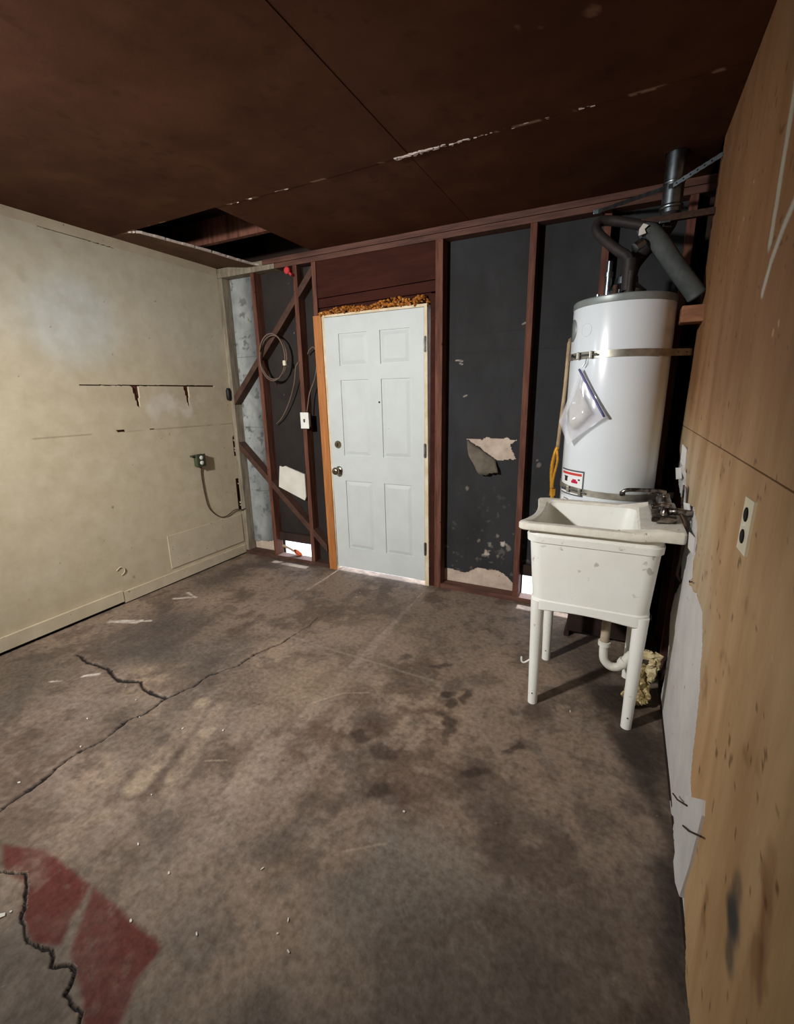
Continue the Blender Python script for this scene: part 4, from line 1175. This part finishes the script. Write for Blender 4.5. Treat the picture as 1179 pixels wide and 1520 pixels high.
def arch(x, y, z):
    f = 1 - min(1, abs((x - 3.105) / .20)) ** 2
    return .016 * f * (1 - ss(.49, .54, z))
# outer body (tapering, stepped band under the lip, skirt at the bottom), then inside
def R(x0, x1, y0, y1, r, rr=None):
    return rrect(x0, x1, y0, y1 - .038, r, rr)
basin = [
    (R(2.905, 3.355, -1.085, -.63, .06), .500),
    (R(2.892, 3.368, -1.108, -.607, .055), .500),
    (R(2.888, 3.372, -1.112, -.603, .055), .505),
    (R(2.887, 3.373, -1.112, -.603, .055), .552),
    (R(2.891, 3.369, -1.108, -.607, .055), .558),
    (R(2.869, 3.386, -1.117, -.598, .055), .826),
    (R(2.858, 3.394, -1.126, -.589, .055), .830),
    (R(2.856, 3.396, -1.128, -.587, .055), .858),
    (R(2.862, 3.390, -1.122, -.593, .055), .862),
    (R(2.866, 3.388, -1.118, -.597, .055), .890),
]
build(loft(basin, arch, None, True, False), 'basin_shell', 'sink', sink, smooth=True, autos=32)
rim = [
    (R(2.865, 3.395, -1.118, -.597, .05), .888),
    (R(2.828, 3.450, -1.150, -.568, .035, .010), .888),
    (R(2.824, 3.453, -1.154, -.564, .038, .012), .892),
    (R(2.824, 3.453, -1.154, -.564, .038, .012), .914),
    (R(2.829, 3.449, -1.149, -.569, .038, .012), .920),
    (R(2.845, 3.435, -1.135, -.583, .038, .012), .922),
    (R(2.868, 3.300, -1.112, -.606, .05), .919),
    (R(2.876, 3.292, -1.104, -.614, .05), .908),
]
build(loft(rim, rim_z, rim_x, False, False), 'rim', 'rim', sink, smooth=True, autos=40)
inner = [
    (R(2.874, 3.294, -1.106, -.612, .05), .910),
    (R(2.882, 3.288, -1.098, -.620, .055), .86),
    (R(2.892, 3.284, -1.090, -.628, .06), .80),
    (R(2.912, 3.270, -1.072, -.646, .06), .60),
    (R(2.925, 3.258, -1.058, -.660, .06), .562),
    (R(2.97, 3.21, -1.01, -.70, .06), .552),
]
build(loft(inner, rim_z, rim_x, False, True), 'basin_lining', 'sink', sink, smooth=True, autos=40)
build(MB().lathe((3.215, -.85, .5535), [(.04, 0), (.04, .003), (.03, .004), (.028, .001)], 24), 'drain', 'chrome', sink, smooth=True)
for (x, y) in ((2.920, -1.081), (3.342, -1.081), (2.920, -.668), (3.342, -.668)):
    s_ = -1 if x < 3.1 else 1
    lg = build(MB().tube([(x, y, .545), (x - .002 * s_, y, .40), (x - .004 * s_, y, .20), (x - .006 * s_, y, .0)], [.031, .028, .025, .022], 20), 'leg', 'sink', sink, smooth=True, autos=40)
    build(MB().lathe((x - .005 * s_, y - .0245, .062), [(.003, .003), (.003, -.001)], 8, 'y'), 'screw_hole', 'hole', lg)
hk = build(MB().tube(curve_pts([(2.903, -1.092, .232), (2.880, -1.102, .216), (2.868, -1.105, .222), (2.866, -1.105, .245)], 5), .004, 8), 'hook', 'sink', sink, smooth=True)
# drain trap
tr = build(MB().tube([(3.215, -.85, .505), (3.215, -.85, .262)], .021, 18), 'tailpiece', 'pvcold', sink, smooth=True, autos=40)
build(MB().tube(curve_pts([(3.215, -.85, .272), (3.215, -.85, .225), (3.222, -.85, .178), (3.25, -.85, .150), (3.282, -.85, .152), (3.308, -.85, .180), (3.318, -.85, .205), (3.335, -.85, .232), (3.362, -.85, .244), (3.40, -.85, .246), (3.455, -.85, .246)], 7), .0205, 18), 'trap', 'pvc', sink, smooth=True)
build(MB().lathe((3.215, -.85, .255), [(.022, 0), (.029, .002), (.029, .022), (.022, .024)], 20, cap=False), 'slip_nut', 'pvc', sink, smooth=True, autos=40)
build(MB().tube([(3.302, -.85, .172), (3.314, -.85, .198)], .027, 18), 'slip_nut', 'pvc', sink, smooth=True, autos=40)

# ---------- faucet on the sink's deck
fc = empty('faucet', (3.395, -.86, .95), 'tarnished chrome two-handle faucet on the sink deck', 'faucet')
build(MB().box(3.335, 3.428, -1.03, -.69, .9435, .968, .009), 'base_plate', 'chrome', fc, smooth=True, autos=50)
body = build(MB().tube(curve_pts([(3.385, -.955, .972), (3.388, -.90, .985), (3.39, -.83, .992), (3.388, -.76, .985), (3.385, -.705, .972)], 5), [.020] * 4 + [.026] * 14 + [.020] * 3, 16), 'body', 'chrome', fc, smooth=True)
build(MB().tube(curve_pts([(3.39, -.83, .985), (3.388, -.83, 1.022), (3.36, -.828, 1.036), (3.30, -.822, 1.034), (3.245, -.818, 1.030), (3.226, -.817, 1.022), (3.222, -.817, 1.008)], 6), .0095, 14), 'spout', 'chrome', fc, smooth=True)
build(MB().lathe((3.222, -.817, 1.002), [(.011, 0), (.012, .002), (.012, .018), (.010, .02)], 16), 'aerator', 'chrome', fc, smooth=True, autos=40)
build(MB().lathe((3.39, -.83, 1.002), [(.018, 0), (.02, .006), (.018, .02), (.012, .024)], 20), 'spout_hub', 'chrome', fc, smooth=True)
for y, tw in ((-.975, .5), (-.69, -.3)):
    hd = build(MB().lathe((3.385, y, .966), [(.017, 0), (.018, .012), (.014, .018), (.014, .03), (.021, .034), (.021, .046), (.012, .05)], 20), 'handle', 'chrome', fc, smooth=True, autos=50)
    build(MB().tube(curve_pts([(3.385, y, 1.004), (3.36, y - .012 * tw, 1.006), (3.332, y - .03 * tw, 1.0)], 4), [.0085] * 5 + [.011] * 4, 12), 'lever', 'chrome', hd, smooth=True)
build(MB().lathe((3.418, -1.005, .985), [(.010, .0), (.010, -.004)], 14, 'y'), 'valve_hole', 'hole', fc)
vb = empty('supply_valve', (3.43, -1.0, .95), 'tarnished supply valve with bent tube beside the tan wall', 'valve')
build(MB().tube(curve_pts([(3.40, -.99, .985), (3.425, -1.0, .99), (3.448, -.99, .985), (W + .02, -.98, .98)], 5), .014, 14), 'valve_body', 'chrome', vb, smooth=True)
build(MB().tube(curve_pts([(3.437, -1.0, .985), (3.455, -1.02, .95), (3.462, -1.01, .88), (3.462, -.98, .78), (3.465, -.95, .70), (W + .03, -.95, .66)], 6), .006, 10), 'tube', 'cabledark', vb, smooth=True)
build(MB().prism([(-.90, .99), (-.86, 1.0), (-.855, 1.075), (-.875, 1.07)], 'x', 3.448, 3.454), 'lever', 'chrome', vb)

# ---------- fibre scraps by the sink's right leg
def wad(name, m, corners, amp, label, seedn, thick=.012, n=22):
    A, B, C_, D = [Vector(c) for c in corners]
    nrm = (B - A).cross(D - A).normalized()
    mb = MB()
    for i in range(n + 1):
        for j in range(n + 1):
            u, v = i / n, j / n
            p = A.lerp(B, u).lerp(D.lerp(C_, u), v)
            a = np.array(u * 1.0 + 2); b = np.array(v * 1.0 + 3)
            d1 = float(fbm(a, b, 3.2, 4, seedn)) - .5; d2 = float(fbm(a, b, 5.0, 4, seedn + 4)) - .5; d3 = float(fbm(a, b, 5.0, 4, seedn + 8)) - .5
            p = p + nrm * amp * (2.2 * d1 + .9 * d2) + Vector((d2, d3, d1)) * amp * .9
            mb.v.append((min(p.x, W - .012), p.y, max(p.z, .004)))
    for i in range(n):
        for j in range(n):
            a = i * (n + 1) + j
            mb.f.append((a, a + 1, a + n + 2, a + n + 1))
    o = build(mb, name, m, None)
    md = o.modifiers.new('thickness', 'SOLIDIFY'); md.thickness = thick; md.offset = 1
    return tag(o, label, 'insulation')
wad('insulation_scrap', 'insul', [(3.315, -.885, .035), (3.365, -.93, .008), (3.445, -.90, .05), (3.40, -.82, .19)], .05, 'crumpled yellow fibre insulation on the floor behind the sink leg', 50)
wad('insulation_wad', 'inswool', [(3.405, -.885, .20), (3.445, -.895, .14), (3.452, -.87, .27), (3.395, -.86, .275)], .035, 'pale fibre wad packed round the drain pipe at the wall', 61, .016, 16)

# ---------- socket on the right wall
so = empty('wall_socket', (W, -1.855, 1.105), 'small ivory wall socket with dark openings on the tan wall', 'socket')
pl = build(MB().prism([(-1.815, 1.100), (-1.895, 1.102), (-1.898, 1.226), (-1.818, 1.223)], 'x', W - .006, W + .003), 'cover_plate', 'ivory', so)
for z in (1.137, 1.188):
    build(MB().lathe((W - .007, -1.852, z), [(.0165, .002), (.0165, -.001), (.014, -.002)], 20, 'x'), 'receptacle', 'hole', pl)
build(MB().lathe((W - .007, -1.852, 1.1625), [(.004, .001), (.003, -.0015)], 10, 'x'), 'screw', 'whiteplate', pl)

# ---------- socket box, cable and paraphernalia on the left wall
bx = empty('socket_box', (0, -.41, .93), 'surface-mounted green metal socket box on the cream wall', 'socket')
build(MB().box(0.0, .042, -.465, -.385, .915, 1.015, .005), 'box', 'greencase', bx)
fpn = build(MB().box(.0425, .047, -.468, -.382, .912, 1.018, .002), 'face_plate', 'greencase', bx)
for z in (.945, .988):
    build(MB().lathe((.047, -.425, z), [(.017, 0), (.017, .004), (.014, .006)], 18, 'x'), 'receptacle', 'whiteplate', fpn, smooth=True, autos=40)
build(MB().box(.0, .03, -.50, -.466, 1.0, 1.012, .002), 'bracket', 'greencase', bx)
cb = build(MB().tube(curve_pts([(.01, -.405, .914), (.008, -.412, .84), (.007, -.405, .72), (.008, -.395, .62), (.008, -.375, .54), (.009, -.32, .47), (.01, -.25, .425), (.01, -.18, .425), (.012, -.10, .455), (.02, -.04, .45), (.03, -.012, .44), (.055, -.010, .455)], 7), .0042, 8), 'cable', 'cabledark', None, smooth=True)
tag(cb, 'thin brown cable drooping from the green socket box to the corner', 'cable')
ck = build(MB().lathe((.012, -.02, 1.50), [(.016, -.05), (.022, -.03), (.022, .03), (.012, .055)], 16), 'black_cap', 'blackplastic', None, smooth=True, autos=40)
tag(ck, 'black plastic cap on the edge of the cream wall near the corner', 'cap')
# crescent-shaped hook scar and nails in the left wall
mb = MB().tube(curve_pts([(.002, -1.245, .265), (.006, -1.215, .285), (.008, -1.19, .262), (.006, -1.195, .235), (.003, -1.215, .222)], 4), .0035, 6)
tag(build(mb, 'wall_hook', 'creamtrim', None, smooth=True), 'small cream-painted hook low on the cream wall', 'hook')

# ---------- things in the open stud bays
co = empty('cable_coil', (.56, -.02, 1.60), 'loose coil of grey cable hung on the open studs', 'cable')
loopp = []
for k in range(64):
    a = 2 * PI * k / 30 + 2.2
    rr = 1 + .05 * math.sin(k * .37)
    loopp.append((.555 + .128 * rr * math.cos(a), -.012 - .010 * math.sin(k * .23) - .0004 * k, 1.782 + .178 * rr * math.sin(a)))
build(MB().tube(loopp, .0058, 8), 'loop', 'cablegrey', co, smooth=True)
plg = build(MB().box(.672, .70, -.05, -.025, 1.715, 1.755, .005), 'plug', 'ivory', co)
build(MB().tube([(.50, -.015, 1.60), (.50, -.001, 1.585)], .004, 8), 'tie', 'cabledark', co)
wr1 = build(MB().tube(curve_pts([(.80, -.006, 1.74), (.77, -.008, 1.70), (.735, .01, 1.60), (.69, .02, 1.50), (.63, .03, 1.40), (.55, .04, 1.30), (.47, .05, 1.24)], 6), .005, 8), 'stapled_cable', 'cablegrey', None, smooth=True)
tag(wr1, 'grey cable running slantwise below the hanging coil', 'cable')
wr2 = build(MB().tube(curve_pts([(.853, .05, 1.80), (.89, .03, 1.83), (.945, .01, 1.845), (.968, .01, 1.80), (.962, .012, 1.70), (.935, .01, 1.60), (.888, .0, 1.50), (.868, -.01, 1.40), (.862, -.02, 1.345)], 6), .005, 8), 'switch_cable', 'cablegrey', None, smooth=True)
tag(wr2, 'grey cable dropping to the switch beside the door jamb', 'cable')
sw = empty('light_switch', (.85, -.04, 1.215), 'white light switch plate on the stud left of the door', 'switch')
build(MB().box(.815, .880, -.032, -.001, 1.225, 1.335, .003), 'box', 'whiteplate', sw)
spl = build(MB().box(.806, .888, -.040, -.0325, 1.214, 1.344, .003), 'plate', 'whiteplate', sw)
build(MB().box(.841, .853, -.050, -.0405, 1.266, 1.292, .002), 'toggle', 'stkgrey', spl)
pb = build(MB().prism([(.530, .885), (.560, .878), (.59, .888), (.795, .826), (.795, .63), (.780, .598), (.503, .700)], 'y', -.022, -.008), 'scrap_board', 'paper', None)
tag(pb, 'off-white scrap of board leaning in the stud bay left of the door', 'board')
rd = empty('red_cap', (.77, -.05, 2.36), 'small red plastic cap on the top plate near the corner', 'cap')
build(MB().lathe((.775, -.028, 2.405), [(.010, .03), (.020, .026), (.026, .0), (.026, -.018), (.020, -.024)], 20, 'y'), 'cap', 'red', rd, smooth=True, autos=40)
build(MB().prism([(.788, 2.40), (.815, 2.378), (.807, 2.362), (.78, 2.385)], 'y', -.04, -.012), 'tab', 'red', rd)
build(MB().tube([(.775, .003, 2.405), (.775, -.02, 2.405)], .006, 8), 'stem', 'hole', rd)
# orange scoop lying outside the low opening
og = empty('orange_scoop', (.52, .10, .0), 'orange plastic scoop poking through the low wall opening', 'scoop')
build(MB().tube(curve_pts([(.455, .02, .135), (.475, .03, .12), (.51, .05, .10), (.55, .06, .075)], 5), [.008, .009] + [.011] * 14, 10), 'handle', 'gaspipe', og, smooth=True)
bm = bmesh.new()
bmesh.ops.create_uvsphere(bm, u_segments=16, v_segments=10, radius=1)
bmesh.ops.delete(bm, geom=[v for v in bm.verts if v.co.y < -.35], context='VERTS')
mb = MB(); bm.verts.index_update()
mb.v = [(.585 + v.co.x * .048, .068 + v.co.y * .028, .062 + v.co.z * .026 - v.co.x * .018) for v in bm.verts]; mb.f = [[v.index for v in f.verts] for f in bm.faces]
bm.free()
bo = build(mb, 'bowl', 'orange', og, smooth=True)
sb = bo.modifiers.new('thickness', 'SOLIDIFY'); sb.thickness = .003

# ---------- small litter on the floor
def scrap(x, y, sx, sy, a, label, m='whitecrumb', name='paper_scrap', cat='scrap', grp=None, h=.004):
    ca, sa = math.cos(a), math.sin(a)
    P = [(-sx, -sy * .6), (-sx * .2, -sy), (sx, -sy * .5), (sx * .8, sy * .7), (-sx * .3, sy), (-sx * .9, sy * .4)]
    P = [(x + p[0] * ca - p[1] * sa, y + p[0] * sa + p[1] * ca) for p in P]
    z = 0.001 - float(floor_disp(np.array(x), np.array(y)))
    o = build(MB().prism(P, 'z', z, z + h), name, m, None)
    return tag(o, label, cat, grp)
scrap(1.700, -2.722, .016, .008, .8, 'largest white scrap, at the edge of the red floor paint')
G = 'white crumbs on the concrete floor'
L = 'tiny white crumb on the bare concrete floor'
for x, y in [(1.715, -2.70), (2.26, -2.50), (2.04, -2.42), (2.30, -2.28), (1.72, -2.25), (1.86, -2.40), (2.06, -2.56), (2.47, -2.36), (2.465, -2.40), (2.52, -2.42),
             (.98, -1.865), (1.13, -1.91), (1.255, -1.98), (1.21, -2.22), (1.19, -2.44), (1.05, -2.10), (1.70, -1.88), (1.52, -1.95), (2.62, -1.9), (3.10, -1.08), (1.5, -.34), (1.52, -.42)]:
    scrap(x, y, random.uniform(.003, .0065), random.uniform(.002, .004), random.random() * 3, L, grp=G, name='floor_crumb', cat='crumb', h=.003)

# ---------- the clamp lamp that lights the room, on the front wall behind the camera
lm = empty('work_lamp', tuple(LAMP), 'metal reflector work lamp clamped high on the front wall', 'lamp')
dirv = (Vector((1.75, -.55, .75)) - LAMP).normalized()
q = dirv.to_track_quat('Z', 'Y')
mb = MB().lathe((0, 0, 0), [(.03, -.14), (.035, -.10), (.07, -.07), (.105, -.01), (.112, .03)], 32, cap=False)
mb.v = [tuple(q @ Vector(v) + LAMP + dirv * -.04) for v in mb.v]
rf = build(mb, 'reflector', 'lampmetal', lm, smooth=True)
sr = rf.modifiers.new('thickness', 'SOLIDIFY'); sr.thickness = .0015
mb = MB().lathe((0, 0, 0), [(.012, -.09), (.014, -.075), (.024, -.05), (.024, -.035), (.008, -.02)], 20)
mb.v = [tuple(q @ Vector(v) + LAMP + dirv * -.04) for v in mb.v]
build(mb, 'bulb', 'bulb', lm, smooth=True)
build(MB().tube([tuple(LAMP - dirv * .17), tuple(LAMP - dirv * .24), (LAMP.x, FRONT + .01, LAMP.z + .16), (LAMP.x, FRONT, LAMP.z + .16)], .008, 10), 'arm', 'lampmetal', lm)
